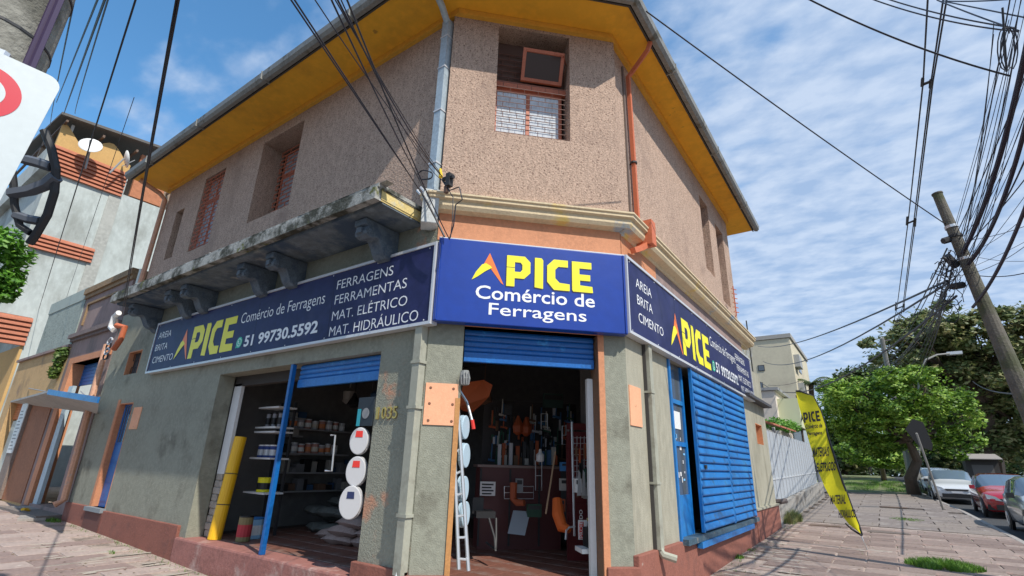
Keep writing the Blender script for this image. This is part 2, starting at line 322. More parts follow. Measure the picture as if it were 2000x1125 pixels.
# slabs (shared meshes)
def slab_mesh(w, d, seed, m):
    rr = random.Random(seed); j = lambda: rr.uniform(-.012, .012)
    me = bpy.data.meshes.new('slab'); x, y = w / 2 - .014, d / 2 - .012
    base = [(-x + j(), -y + j()), (x + j(), -y + j()), (x + j(), y + j()), (-x + j(), y + j())]
    top = [(a * .985, b * .975) for a, b in base]
    me.from_pydata([(a, b, -.03) for a, b in base] + [(a, b, .004) for a, b in base] + [(a, b, .01) for a, b in top], [],
        [(0, 1, 5, 4), (1, 2, 6, 5), (2, 3, 7, 6), (3, 0, 4, 7), (4, 5, 9, 8), (5, 6, 10, 9), (6, 7, 11, 10), (7, 4, 8, 11), (8, 9, 10, 11)])
    me.materials.append(m); return me
def lay(par, name, x0, x1, y0, y1, w, d, mats, offs=.5, along='x', drop=0, amp=1):
    ms = [slab_mesh(w, d, k, mats[k % len(mats)]) for k in range(9)]
    if along == 'x':
        cells = [(x0 + (i + offs * (j % 2)) * w + w / 2, y0 + j * d + d / 2) for j in range(int((y1 - y0) / d)) for i in range(-1, int((x1 - x0) / w) + 1)]
    else:
        cells = [(x0 + i * d + d / 2, y0 + (j + offs * (i % 2)) * w + w / 2) for i in range(int((x1 - x0) / d)) for j in range(-1, int((y1 - y0) / w) + 1)]
    for (x, y) in cells:
        hw = w / 2 if along == 'x' else d / 2
        if x - hw < x0 - .3 or (along == 'y' and x + hw > x1 + .06): continue
        lim = kx(y) if along == 'x' else 1e9; scx = 1
        if along == 'x' and x + hw > lim:
            nw = lim - (x - hw)
            if nw < .12: continue
            scx = nw / w; x = x - hw + nw / 2
        if along == 'y' and (y + w / 2 > y1 + .05): continue
        if hsh(x, y, 'gone') < drop: continue
        o = bpy.data.objects.new(name, random.choice(ms)); C.objects.link(o); o.parent = par
        o0 = ORG[par.name]; o.location = (x - o0.x, y - o0.y, gz(x, y) - o0.z + random.uniform(-.004, .004) * amp)
        e = .5; sy = (gz(x, y + e) - gz(x, y - e)) / (2 * e); sx_ = (gz(x + e, y) - gz(x - e, y)) / (2 * e)
        j = lambda: random.uniform(-.006, .006) * amp
        o.scale.x = scx; o.rotation_euler = (math.atan(sy) + j(), -math.atan(sx_) + j(), j() if along == 'x' else math.pi / 2 + j())
        if along == 'y': o.rotation_euler = (math.atan(sy) + j(), -math.atan(sx_) + j(), 0); o.rotation_euler.rotate_axis('Z', math.pi / 2)
lay(pv, 'paving_slab', -.05, KX, 4.0, 13.9, .98, .46, slabm, drop=.02)
slabl = [mat('street_slab', (.36, .27, .235), .85, .22, 2.5, .3, 30, stain=(.44, .35, .30), st=(2.5, .5, .7), spots=[((.16, .12, .10), 7, .64, .72)]), mat('street_slab_pale', (.42, .33, .29), .85, .22, 2.5, .3, 30, spots=[((.55, .48, .42), 4, .64, .7)]), mat('street_slab_dark', (.29, .21, .185), .85, .22, 2.5, .3, 30)]
lay(pv, 'paving_slab', -17, -4.2, -3.5, -.02, 1.0, .47, slabl, along='y', drop=.02)
gp = [o for o in C.objects if o.name.startswith('pavement.')][0]
lay(gp, 'concrete_slab', -.6, KX, 14.0, 30.8, 1.33, .84, slabg, drop=.02)
# ------------------------------------------------------------------ walls with openings
def wall(name, fr, u0, u1, z0, z1, holes, m, parent, th=.3):
    us = sorted({u0, u1, *[h[0] for h in holes], *[h[1] for h in holes]}); zs = sorted({z0, z1, *[h[2] for h in holes], *[h[3] for h in holes]})
    us = [u for u in us if u0 <= u <= u1]; zs = [z for z in zs if z0 <= z <= z1]; b = MB()
    for a, c in zip(us, us[1:]):
        for d, e in zip(zs, zs[1:]):
            mu, mz = (a + c) / 2, (d + e) / 2
            if any(h[0] < mu < h[1] and h[2] < mz < h[3] for h in holes): continue
            b.add([fr(a, 0, d), fr(c, 0, d), fr(c, 0, e), fr(a, 0, e)], [(0, 1, 2, 3)]); b.add([fr(a, -th, d), fr(c, -th, d), fr(c, -th, e), fr(a, -th, e)], [(3, 2, 1, 0)])
    for h in list(holes) + [(u0, u1, z0, z1)]:
        p = [(h[0], h[2]), (h[1], h[2]), (h[1], h[3]), (h[0], h[3])]
        for (a, d), (c, e) in zip(p, p[1:] + p[:1]):
            b.add([fr(a, 0, d), fr(c, 0, e), fr(c, -th, e), fr(a, -th, d)], [(0, 1, 2, 3)])
    return b.build(name, m, parent, fix=False)
B = thing('corner_building', 'two storey corner shop with brown pebbledash upper floor and ochre eaves', 'building', (-6, 4, 0))
# upper floor
UZ0, UZ1 = 5.0, 8.5
wall('upper_wall', FL, -12.2, -2.0, UZ0, UZ1, [(-7.5, -6.0, 6.15, 8.1), (-10.1, -9.1, 6.08, 8.05), (-11.4, -10.95, 6.15, 7.5)], pebble, B, .5)
wall('upper_wall', FU, -1.4142 * .94, 1.4142 * .94, UZ0, UZ1, [(-.61, .56, 6.26, 8.28)], pebble, B, .45)
wall('upper_wall', FR, 1.88, 9.85, UZ0, UZ1, [(7.0, 7.75, 6.0, 7.92), (8.4, 9.2, 5.6, 7.75)], pebble, B, .4)
MB().add([(-12.2, .12, UZ0), (-12.2, 8, UZ0), (-12.2, 8, UZ1), (-12.2, .12, UZ1)], [(0, 1, 2, 3)]).add([(-12.2, 9.85, UZ0), (-.12, 9.85, UZ0), (-.12, 9.85, UZ1), (-12.2, 9.85, UZ1)], [(0, 1, 2, 3)]).build('upper_wall', pebble, B)
# interior dark rooms upstairs
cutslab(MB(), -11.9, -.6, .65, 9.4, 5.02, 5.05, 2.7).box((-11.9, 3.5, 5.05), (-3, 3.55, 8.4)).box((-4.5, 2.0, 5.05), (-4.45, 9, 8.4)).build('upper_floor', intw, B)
# lower floor
LH = [(-7.4, -2.85, .3, 3.0), (-11.6, -10.85, .5, 2.66), (-11.9, -11.15, 3.33, 3.88)]
wall('lower_wall', FL, -13.05, -7.2, -.3, 4.95, [h for h in LH if h[1] < -7.5], plast, B, .3)
MB().fbox(FL, -7.2, -2.85, -.3, 0, 3.0, 4.95).build('lintel', plast, B)
wall('lower_wall', FL, -7.4, -7.2, -.3, 3.0, [], plast, B, .3) if False else None
MB().fbox(FL, -2.85, -1.98, -.3, 0, -.3, 4.95).build('pier', patchy, B)
wall('lower_wall', FC, -1.3152, 1.3152, -.3, 4.45, [(-.87, .92, .32, 3.27)], plast, B, .3)
wall('lower_wall', FR, 1.98, 12.0, -.3, 4.25, [(3.72, 8.82, .6, 3.3), (10.45, 11.3, 2.28, 2.8)], plastR, B, .3)
MB().fbox(FR, 11.7, 12.0, -6, -.3, 0, 4.25).fbox(FR, 9.86, 12, -6, -.302, 4.15, 4.25).build('annex_wall', plastR, B)
MB().fbox(FR, 9.0, 12.05, -.3, .22, 3.33, 3.40).build('ledge', mat('dark_ledge', (.06, .06, .07), .7), B)
MB().box((-13.05, .42, -.3), (-12.8, 8, 4.95)).build('party_wall', plast, B)
# orange frieze under the cornice
MB().fbox(FC, -1.31, 1.31, -.25, .012, 4.45, 4.9).fbox(FR, 1.98, 3.4, -.25, .012, 4.26, 4.9).build('frieze', orng, B)
MB().fbox(FR, 3.4, 9.85, -.25, .008, 4.26, 4.9).build('frieze', mauve, B)
# cornice moulding : profile swept round the corner
def sweep(path, prof, z0, m, name, parent, closed=False):
    b = MB(); rings = []
    for i, p in enumerate(path):
        p = Vector((*p, 0)); d0 = (p - Vector((*path[i - 1], 0))).normalized() if i else None; d1 = (Vector((*path[i + 1], 0)) - p).normalized() if i < len(path) - 1 else None
        d0 = d0 or d1; d1 = d1 or d0; t = (d0 + d1).normalized(); n = Vector((t.y, -t.x, 0)); k = 1 / max(.3, n.dot(Vector((d1.y, -d1.x, 0))))
        rings.append([p + n * (o * k) + Vector((0, 0, z0 + z)) for o, z in prof])
    m_ = len(prof); b.add([v for r in rings for v in r], [(i * m_ + k, (i + 1) * m_ + k, (i + 1) * m_ + k + 1, i * m_ + k + 1) for i in range(len(rings) - 1) for k in range(m_ - 1)] + [tuple(range(m_)), tuple(range((len(rings) - 1) * m_, len(rings) * m_))])
    return b.build(name, m, parent)
CP = [(-2.13, .12), (-2.05, .12), (-.12, 2.03), (-.12, 10.7)]
sweep(CP, [(-.1, 0), (.03, 0), (.05, .05), (.16, .07), (.19, .12), (.19, .19), (.235, .21), (.235, .245), (.255, .26), (.255, .285), (-.1, .31)], 4.80, cream, 'cornice', B)
# eaves
EP = [(-12.55, -.72), (-2.36, -.72), (.43, 1.76 + .31), (.43, 10.95)]
EP[1] = (-1.76 - .0, -.72); EP[2] = (.43, 1.47)
def ring(path, off): return path
WP = [(-12.2, .12), (-1.88, .12), (-.12, 1.88), (-.12, 9.85)]
b = MB()
we = [(-12.55, .14), (-1.9, .14), (-.14, 1.9), (-.14, 10.95)]
b.add([(x, y, 8.44) for x, y in EP] + [(x, y, 8.44) for x, y in we], [(0, 1, 5, 4), (1, 2, 6, 5), (2, 3, 7, 6)])
b.add([(-12.55, .14, 8.44), (-12.55, 8, 8.44), (-12.2, 8, 8.44), (-12.2, .14, 8.44), (-.14, 9.8, 8.441), (-.14, 10.95, 8.441), (-8, 10.95, 8.441), (-8, 9.8, 8.441)], [(0, 1, 2, 3), (4, 5, 6, 7)])
b.build('soffit', ochre, B, fix=False)
sweep(WP, [(0, 0), (.075, 0), (.08, .1), (.0, .1)], 8.335, trimo, 'eaves_trim', B)
sweep(EP, [(-.03, 0), (.0, 0), (.0, .1), (-.03, .1)], 8.40, mat('dark_fascia', (.07, .06, .05), .8), 'fascia', B)
sweep(EP, [(0.0, .06), (.02, .0), (.10, -.02), (.15, .03), (.165, .13), (.15, .14), (.135, .05), (.09, .02), (.0, .06)], 8.40, gutm, 'gutter', B)
for i in range(4):
    x = -11.2 + i * 2.6; MB().box((x, -.895, 8.372), (x + .02, -.70, 8.55)).build('gutter_bracket', gutm, B)
for i in range(3):
    y = 3.2 + i * 3.0; MB().box((.41, y, 8.372), (.605, y + .02, 8.55)).build('gutter_bracket', gutm, B)
b = MB(); top = [(-8, 4.5), (-4, 4.5), (-4, 5), (-4, 7)]
b.add([(x, y, 8.52) for x, y in EP] + [(x, y, 9.6) for x, y in top], [(0, 1, 5, 4), (1, 2, 6, 5), (2, 3, 7, 6)]); b.add([(-12.55, -.72, 8.52), (-12.55, 8, 8.52), (-8, 4.5, 9.6), (-4, 7, 9.6), (.43, 10.95, 8.52), (-8, 10.95, 8.52)], [(0, 1, 2), (3, 4, 5), (2, 3, 5), (1, 5, 2)]); b.build('roof', rsteel, B, fix=False)  # unseen roof, flat pyramid built for the shadows it casts
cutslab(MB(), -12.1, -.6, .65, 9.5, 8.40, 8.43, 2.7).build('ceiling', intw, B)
# balcony slab
b = MB(); prof = [(-.12, .0), (-.12, .27), (.72, .27), (.80, .25), (.80, .20), (.76, .18), (.76, .06), (.74, 0)]
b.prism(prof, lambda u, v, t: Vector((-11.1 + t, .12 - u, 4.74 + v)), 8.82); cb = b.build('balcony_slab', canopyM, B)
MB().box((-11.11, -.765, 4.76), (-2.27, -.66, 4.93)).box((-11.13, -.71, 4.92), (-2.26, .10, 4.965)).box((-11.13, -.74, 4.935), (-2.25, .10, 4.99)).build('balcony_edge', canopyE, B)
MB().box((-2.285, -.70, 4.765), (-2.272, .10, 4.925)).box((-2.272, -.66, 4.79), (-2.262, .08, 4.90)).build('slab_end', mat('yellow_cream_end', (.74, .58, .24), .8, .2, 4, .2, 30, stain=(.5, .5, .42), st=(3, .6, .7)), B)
# ragged render crust along the slab top
b = MB(); rr = random.Random(3)
for i in range(150):
    x = rr.uniform(-11, -2.3); w = rr.uniform(.04, .22); h = rr.uniform(.006, .025); y = -.75 + rr.uniform(0, .05); b.add([(x, y, 4.985), (x + w, y, 4.985), (x + w * rr.uniform(.5, .9), y + .01, 4.985 + h), (x + w * rr.uniform(.1, .4), y + .01, 4.985 + h * rr.uniform(.3, 1)), (x, y + .12, 4.985), (x + w, y + .12, 4.985)], [(0, 1, 2, 3), (3, 2, 5, 4), (0, 3, 4), (1, 5, 2)])
o = b.build('moss_crust', canopyE, B); o['kind'] = 'stuff'
# corbels
CORB = (-2.98, -5.22, -6.12, -8.24, -8.94, -10.75)
def corbel(x):
    prof = [(0, 4.73), (.62, 4.73), (.62, 4.64), (.56, 4.62), (.60, 4.55), (.585, 4.50), (.50, 4.475), (.40, 4.51), (.36, 4.50), (.32, 4.44), (.26, 4.33), (.19, 4.27), (.11, 4.26), (.05, 4.20), (0, 4.2)]
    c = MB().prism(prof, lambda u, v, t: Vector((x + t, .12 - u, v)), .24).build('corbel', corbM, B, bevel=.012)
    for k, w in ((0, 1), (1, 1)):
        xx = x - .014 if k == 0 else x + .24
        MB().lathe((xx, .12 - .15, 4.38), [(.10, 0), (.10, .014), (.05, .014), (.045, .022), (.02, .024)] if k else [(.02, -.01), (.05, -.006), (.06, 0), (.10, 0), (.10, .014)], 16, (1, 0, 0)).build('scroll', corbM, c)
        MB().lathe((xx, .12 - .53, 4.56), [(.05, 0), (.05, .014), (.02, .02)] if k else [(.02, -.006), (.05, 0), (.05, .014)], 12, (1, 0, 0)).build('scroll', corbM, c)
    MB().box((x + .07, .12 - .63, 4.52), (x + .17, .12 - .36, 4.60)).build('leaf', corbM, c)
for x in CORB: corbel(x)
MB().fbox(FC, -1.55, -1.33, -.1, .16, 4.62, 5.13).build('corner_block', mat('white_block', (.55, .57, .56), .8, .2, 6), B, bevel=.01)
# plinths and step
def plinth(fr, u0, u1, z0, z1, n=.05, m=redp): return MB().fbox(fr, u0, u1, -.02, n, z0, z1).build('plinth', m, B, bevel=.012)
plinth(FL, -10.78, -7.42, -.3, .47); plinth(FL, -13.08, -11.72, -.3, .50); plinth(FL, -2.9, -2.0, -.3, .46, .06)
plinth(FC, -1.36, -.9, -.3, .42, .06); plinth(FC, .95, 1.36, -.3, .50, .06); plinth(FR, 1.96, 3.62, -.3, .62, .06); plinth(FR, 3.62, 8.95, -.3, .56, .045); plinth(FR, 8.95, 12.03, -.3, .76, .06)
MB().fbox(FR, 8.95, 12.03, -.02, .09, .76, .80).build('plinth_cap', plastR, B)
MB().fbox(FL, -7.42, -2.9, -.3, .07, -.3, .30).build('step', mat('worn_red_step', (.33, .14, .115), .8, .25, 3, .4, 30, stain=(.45, .30, .26), st=(2.2, .52, .68)), B, bevel=.03)
MB().fbox(FC, -.87, .92, -.3, .02, -.3, .30).build('step', redp, B, bevel=.02)
MB().fbox(FL, -11.72, -10.80, -.25, .10, .42, .50).build('door_step', mat('slate', (.22, .25, .27), .7), B)
MB().fbox(FL, -11.7, -10.78, -.02, .06, -.3, .42).build('door_riser', mat('dark_red', (.13, .05, .04), .8), B)
# floor / interior shell
fl = cutslab(MB(), -12.8, -.42, .42, 9, .0, .295).build('shop_floor', mat('floor_grout', (.10, .07, .06), .8), B)
tm = {}
def tile_obj(x, y, w, par, m, z=.297):
    if (w, m.name) not in tm:
        me = bpy.data.meshes.new('floor_tile'); h = w / 2 - .006; g = h - .004
        me.from_pydata([(-h, -h, -.005), (h, -h, -.005), (h, h, -.005), (-h, h, -.005), (-g, -g, .003), (g, -g, .003), (g, g, .003), (-g, g, .003)], [], [(0, 1, 5, 4), (1, 2, 6, 5), (2, 3, 7, 6), (3, 0, 4, 7), (4, 5, 6, 7)]); me.materials.append(m); tm[(w, m.name)] = me
    o = bpy.data.objects.new('floor_tile', tm[(w, m.name)]); C.objects.link(o); o.parent = par; p = ORG[par.name]; o.location = (x - p.x, y - p.y, z - p.z); return o
for i in range(17):
    for j in range(8):
        x = -7.1 + i * .4; y = .63 + j * .4
        if -x + y < 1.75: continue
        tile_obj(x, y, .4, fl, floorm)
MB().box((-7.75, .42, .3), (-7.6, 6.4, 4.1)).box((-7.75, 6.3, .3), (-.42, 6.4, 4.1)).box((-12.8, 2.4, .3), (-7.75, 2.5, 4.1)).box((-1.5, 3.3, .3), (-.45, 3.42, 4.1)).build('partition', intw, B)
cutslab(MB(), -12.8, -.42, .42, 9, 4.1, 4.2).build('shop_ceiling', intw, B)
# ---- windows
def grille(fr, u0, u1, z0, z1, n, nh, nv, m, par, brick=True, r=.008, mid=None):
    b = MB(); g = MB()
    dz = (z1 - z0) / nh
    for i in range(nh + 1): b.tube([fr(u0, n, z0 + i * dz), fr(u1, n, z0 + i * dz)], r, 5)
    for i in range(nh):
        for k in range(nv + 1):
            u = u0 + (k + (.5 if i % 2 else 0)) * (u1 - u0) / nv
            if u <= u1 + .001: b.tube([fr(u, n, z0 + i * dz), fr(u, n, z0 + (i + 1) * dz)], r * .8, 4)
    return b.build('grille', m, par)
def win(fr, u0, u1, z0, z1, n, par, glassm=glass, mull=1, trans=None, fm=rustred, th=.05):
    f = MB(); f.fbox(fr, u0, u0 + th, n - .04, n, z0, z1).fbox(fr, u1 - th, u1, n - .04, n, z0, z1).fbox(fr, u0 + th, u1 - th, n - .04, n, z0, z0 + th).fbox(fr, u0 + th, u1 - th, n - .04, n, z1 - th, z1)
    o = f.build('window_frame', fm, par)
    us = [u0 + th + (u1 - u0 - 2 * th) * k / (mull + 1) for k in range(mull + 2)]
    zt = [z0 + th] + ([trans] if trans else []) + [z1 - th]
    for k in range(1, mull + 1): MB().fbox(fr, us[k] - .03, us[k] + .03, n - .035, n - .002, z0 + th, z1 - th).build('mullion', fm, o)
    if trans: MB().fbox(fr, u0 + th, u1 - th, n - .037, n + .004, trans - .04, trans + .04).build('transom', fm, o)
    for a, c in zip(us, us[1:]):
        for d, e in zip(zt, zt[1:]): MB().fbox(fr, a, c, n - .022, n - .016, d, e).build('pane', glassm, o)
    return o
w = win(FU, -.61, .50, 6.27, 7.30, -.28, B, glassL, 1); grille(FU, -.60, .52, 6.34, 7.28, -.10, 10, 5, mat('grille_dark', (.16, .07, .05), .6), B, r=.006)
MB().fbox(FU, -.61, .56, -.32, -.24, 7.30, 7.42).build('transom', rustred, B)
MB().fbox(FU, -.61, .56, -.36, -.34, 7.42, 8.28).build('blind', mat('louvre_brown', (.13, .075, .06), .8), B); grille(FU, -.6, -.16, 7.44, 8.02, -.3, 5, 2, mat('grille_dark', (.16, .07, .05)), B)
hp = [FU(-.20, -.24, 7.46), FU(.48, -.24, 7.46), FU(.48, -.02, 7.92), FU(-.20, -.02, 7.92)]
b = MB(); e1 = (hp[1] - hp[0]); e2 = (hp[3] - hp[0])
for (a0, a1, c0, c1) in ((0, 1, 0, .1), (0, 1, .9, 1), (0, .08, .1, .9), (.92, 1, .1, .9)):
    b.add([hp[0] + e1 * x + e2 * y + FU(0, s, 0) - FU(0, 0, 0) for s in (0, .035) for y in (c0, c1) for x in (a0, a1)], BOXF)
hw = b.build('hopper_sash', rustred, B); MB().add([hp[0] + e1 * x + e2 * y + (FU(0, .018, 0) - FU(0, 0, 0)) for x, y in ((.08, .1), (.92, .1), (.92, .9), (.08, .9))], [(0, 1, 2, 3)]).build('pane', mat('sash_dark', (.05, .03, .025), .3), hw, fix=False)
MB().tube([FU(.55, -.2, 7.9), FU(.45, .04, 7.86), FU(.3, .06, 7.84)], .012, 5).build('stay', rustred, hw)
for (u0, u1, z0, z1, n) in ((-7.4, -6.05, 6.2, 8.05, -.42), (-10.08, -9.12, 6.1, 8.02, -.05)):
    win(FL, u0, u1, z0, z1, n - .06, B, mat('frosted_pane', (.34, .36, .38), .3, .2, 4), 1, z0 + (z1 - z0) * .68); grille(FL, u0 + .02, u1 - .02, z0 + .03, z1 - .03, n + .03, 17, 4, rustred, B, r=.012)
win(FL, -11.38, -10.97, 6.17, 7.48, -.30, B, glass, 0, 6.8, mat('brown_frame', (.14, .07, .05)))
MB().box((-11.38, .36, 6.35), (-11.2, .38, 6.37)).build('stay', dark, B)
for k, (u0, u1, z0, z1) in enumerate(((7.02, 7.73, 6.02, 7.9), (8.42, 9.18, 5.62, 7.73))): win(FR, u0, u1, z0, z1, -.3, B, glass, 1, z0 + (z1 - z0) * .7)
MB().fbox(FL, -11.88, -11.17, -.18, -.13, 3.35, 3.86).build('vent', mat('vent_dark', (.05, .05, .055)), B); grille(FL, -11.86, -11.19, 3.37, 3.84, -.1, 3, 3, dark, B)
def reveal(fr, u0, u1, z0, z1, d, m, name='reveal', t=.02):   # thin lining inside an opening
    return MB().fbox(fr, u0, u0 + t, -d, .004, z0, z1 - t).fbox(fr, u1 - t, u1, -d, .004, z0, z1 - t).fbox(fr, u0, u1, -d, .004, z1 - t, z1).build(name, m, B)
reveal(FL, -11.9, -11.15, 3.33, 3.88, .24, orng)
reveal(FL, -11.6, -10.85, .5, 2.66, .26, orng)
MB().fbox(FL, -11.74, -11.6, -.01, .012, .42, 2.75).build('door_surround', orng, B)
reveal(FR, 10.45, 11.3, 2.28, 2.8, .2, orng); MB().fbox(FR, 10.47, 11.28, -.3, -.18, 2.28, 2.78).build('infill', orng, B)
b = MB(); b.fbox(FC, .92, 1.0, -.3, .03, .32, 3.34).fbox(FC, -.87, .92, -.28, .03, 3.27, 3.35).build('door_surround', orng, B)
# blue side door
dr = MB().fbox(FL, -11.58, -10.87, -.16, -.10, .5, 2.64).build('side_door', blue, B)
for z in (.62, 1.02, 1.42): MB().fbox(FL, -11.5, -10.95, -.10, -.088, z, z + .34).build('door_panel', blue, dr)
for i in range(5): MB().tube([FL(-11.45 + i * .12, -.085, 1.82), FL(-11.45 + i * .12, -.085, 2.6)], .008, 5).build('bar', blue, dr)
MB().fbox(FL, -11.5, -10.95, -.10, -.097, 1.82, 2.6).build('pane', glass, dr); MB().fbox(FL, -11.0, -10.95, -.10, -.05, 1.72, 1.78).build('handle', alu, dr)
# peach boards
MB().fbox(FL, -10.72, -10.3, 0, .012, 2.08, 2.54).build('board_patch', peach, B)
pb = MB().fbox(FC, -1.30, -.9, 0, .015, 2.02, 2.52).build('board_patch', peach, B)
for u in (-1.24, -.96):
    for z in (2.07, 2.27, 2.46): MB().lathe(FC(u, .015, z), [(.018, 0), (.014, .006)], 8, (q, -q, 0)).build('bolt', mat('rusty_bolt', (.2, .09, .05)), pb)
MB().fbox(FR, 2.02, 2.42, 0, .015, 2.12, 2.64).build('board_patch', peach, B)
# roller shutters : slats as parts
def shutter(fr, u0, u1, z0, z1, n, m, botbar=True):
    k = 0; z = z1; h = .075; me = None
    while z - h > z0:
        z -= h; prof = [(-.02, 0), (-.02, .068), (.0, .072), (.012, .05), (.014, .022), (.0, .002)]
        MB().prism(prof, lambda a, c, t: fr(u0 + t, n + a, z + c), u1 - u0).build('shutter_slat', m, B); k += 1
    if botbar: MB().fbox(fr, u0, u1, n - .03, n + .03, z - .13, z - .005).build('bottom_rail', m, B, bevel=.006)
shutter(FC, -.85, .90, 2.90, 3.26, -.12, mat('shutter_blue_dark', (.010, .13, .44), .4, .2, 5, stain=(.03, .26, .62), st=(3, .6, .7)))
MB().fbox(FC, -.85, .90, -.3, -.16, 2.88, 3.27).build('shutter_housing', dark, B)
shutter(FL, -4.85, -2.9, 2.70, 2.99, -.12, mat('shutter_blue_mid', (.02, .17, .50), .4, .2, 5, stain=(.05, .28, .60), st=(3, .55, .7)))
MB().fbox(FL, -7.3, -2.86, -.42, -.3, 2.82, 3.05).build('shutter_housing', mat('housing_dark', (.05, .045, .04), .8), B)
# post and jambs of left bay
MB().fbox(FL, -4.935, -4.872, -.05, .02, .30, 2.99).build('shutter_post', blue, B, bevel=.006)
MB().fbox(FL, -7.2, -6.95, -.36, -.30, 1.30, 2.86).build('white_jamb', white, B)
brk = mat('broken_masonry', (.42, .38, .33), .95, .4, 9, 1.0, 14); b = MB(); rj = random.Random(9)
for k in range(9):
    z = .30 + k * .112; b.fbox(FL, -7.2, -6.95 + rj.uniform(-.07, .03), -.36, -.29 + rj.uniform(-.01, .02), z, z + .108)
b.build('broken_jamb', brk, B, bevel=.012)
MB().fbox(FL, -7.4, -7.2, -.3, -.28, .3, 3.0).build('jamb_lining', mat('dark_jamb', (.03, .04, .045)), B)
# house number
for i, ch in enumerate('1035'):
    u = -2.80 + i * .105; vs_, fs_ = textmesh(ch); b = MB(); w_ = .045 if ch == '1' else .08
    b.add([FL(u + x * w_, .02, 2.10 + y * .15) for x, y in vs_], fs_); b.build('house_number', mat('brass', (.55, .42, .14), .35, metal=.7), B, fix=False).modifiers.new('s', 'SOLIDIFY').thickness = .018
# right jamb of chamfer door
MB().fbox(FC, .84, .915, -.30, -.22, .3, 2.72).build('door_jamb', white, B)
MB().fbox(FC, -.93, -.87, -.02, .02, .30, 2.35).build('door_edge', wood, B)
# glass door right
gd = MB().fbox(FR, 3.74, 3.84, -.12, -.04, .6, 3.28).fbox(FR, 3.84, 4.58, -.11, -.05, .6, 1.22).fbox(FR, 3.84, 4.58, -.11, -.05, 1.95, 2.02).fbox(FR, 3.84, 4.58, -.11, -.05, 2.62, 2.69).fbox(FR, 4.50, 4.58, -.115, -.045, .6, 3.28).build('glazed_door', blue2, B)
MB().fbox(FR, 3.80, 4.6, -.085, -.075, 1.22, 3.28).build('pane', glass, gd)
MB().fbox(FR, 3.66, 3.74, -.06, .03, .58, 3.28).build('door_post', blue2, B)
MB().fbox(FR, 3.95, 4.35, -.07, -.066, 2.22, 2.5).build('notice', white, gd)
rs = random.Random(5)
for i in range(14): u = rs.uniform(3.9, 4.4); z = rs.uniform(1.3, 2.1); MB().fbox(FR, u, u + rs.uniform(.03, .1), -.07, -.068, z, z + rs.uniform(.02, .09)).build('sticker', [white, silver, mat('sky_blue', (.2, .5, .8))][i % 3], gd)
# slatted shutter boards
for (a, c) in ((4.62, 6.72), (6.74, 8.80)):
    pn = MB().fbox(FR, a, a + .05, .05, .10, .66, 3.28).fbox(FR, c - .05, c, .05, .10, .66, 3.28).fbox(FR, a + .05, c - .05, .055, .06, .66, 3.28).build('shutter_panel', blue2, B)
    nb = 20; h = 2.6 / nb
    for i in range(nb):
        z = .67 + i * h
        MB().prism([(.06, 0), (.105, .012), (.112, .03), (.095, h * .8), (.075, h - .012), (.06, h - .008)], lambda n_, v, t: FR(a + .052 + t, n_, z + v), c - a - .104).build('shutter_board', blue2, pn)
MB().fbox(FR, 4.9, 5.0, .11, .13, 1.62, 1.68).build('handle', dark, B)
MB().fbox(FR, 3.7, 8.9, -.1, .12, .56, .64).build('shutter_track', mat('track_worn', (.05, .10, .14), .6, .4, 6, stain=(.18, .18, .17), st=(5, .56, .64)), B)
MB().fbox(FR, 4.3, 8.2, .06, .14, .47, .555).build('sill_rail', blue2, B)
MB().fbox(FR, 3.66, 8.9, -.4, -.31, .6, 3.3).build('opening_backing', black, B)  # solid black backing added behind the glazed door and shutter
# pipes
def strap(p, r, m, par, ax=(0, 0, 1)): MB().lathe(p, [(r, 0), (r + .008, .002), (r + .008, .03), (r, .032)], 12, ax).build('pipe_clip', m, par)
zp = MB().add([Vector((-2.10 + a, .0 + b_, z)) for z in (5.05, 8.25) for b_ in (.10, -.02) for a in (-.02, .11)], BOXF).tube([(-2.05, .03, 8.2), (-1.98, -.2, 8.33), (-1.9, -.5, 8.4)], .055, 8).build('zinc_downpipe', zinc, B)
for z in (5.6, 6.5, 7.3, 7.9): MB().box((-2.13, -.03, z), (-1.98, .1, z + .025)).build('pipe_clip', silver, zp)
op = MB().tube([(-.055, 2.56, 5.3), (-.055, 2.52, 8.05), (.02, 2.52, 8.12), (.38, 2.35, 8.28), (.44, 2.33, 8.4)], .045, 4).build('orange_downpipe', opipe, B)
MB().fbox(FR, 2.5, 2.68, .03, .3, 4.82, 5.22).build('rain_hopper', opipe, op); MB().tube([(.08, 2.6, 4.86), (.02, 2.4, 4.72), (-.02, 2.2, 4.62)], .06, 4).build('spout', opipe, op)
strap((-.055, 2.54, 6.3), .05, dark, op); MB().fbox(FR, 2.38, 2.43, 0, .03, 4.95, 8.2).build('conduit', mat('conduit_dark', (.17, .13, .11)), B)
gpp = MB().fbox(FL, -2.12, -2.0, .004, .11, .42, 3.25).build('painted_downpipe', pvcg, B)
for z in (1.0, 2.2, 2.75): MB().fbox(FL, -2.14, -1.98, .0, .12, z, z + .035).build('pipe_clip', pvcg, gpp)
MB().tube([FL(-2.06, .06, .46), FL(-2.06, .08, .38), FL(-2.1, .22, .30)], .05, 8).build('pipe_shoe', white, gpp)
gpr = MB().fbox(FR, 2.6, 2.72, .004, .10, .62, 3.3).build('painted_downpipe', pvcg, B); MB().fbox(FR, 2.585, 2.6, .002, .05, .62, 3.3).build('pipe_joint', mat('joint_dark', (.06, .055, .05)), gpr)
MB().tube([FR(2.66, .05, .64), FR(2.66, .1, .56), FR(2.72, .25, .52)], .05, 8).build('pipe_shoe', pvcg, gpr)
for z in (1.4, 2.6): MB().fbox(FR, 2.58, 2.74, 0, .11, z, z + .03).build('pipe_clip', pvcg, gpr)
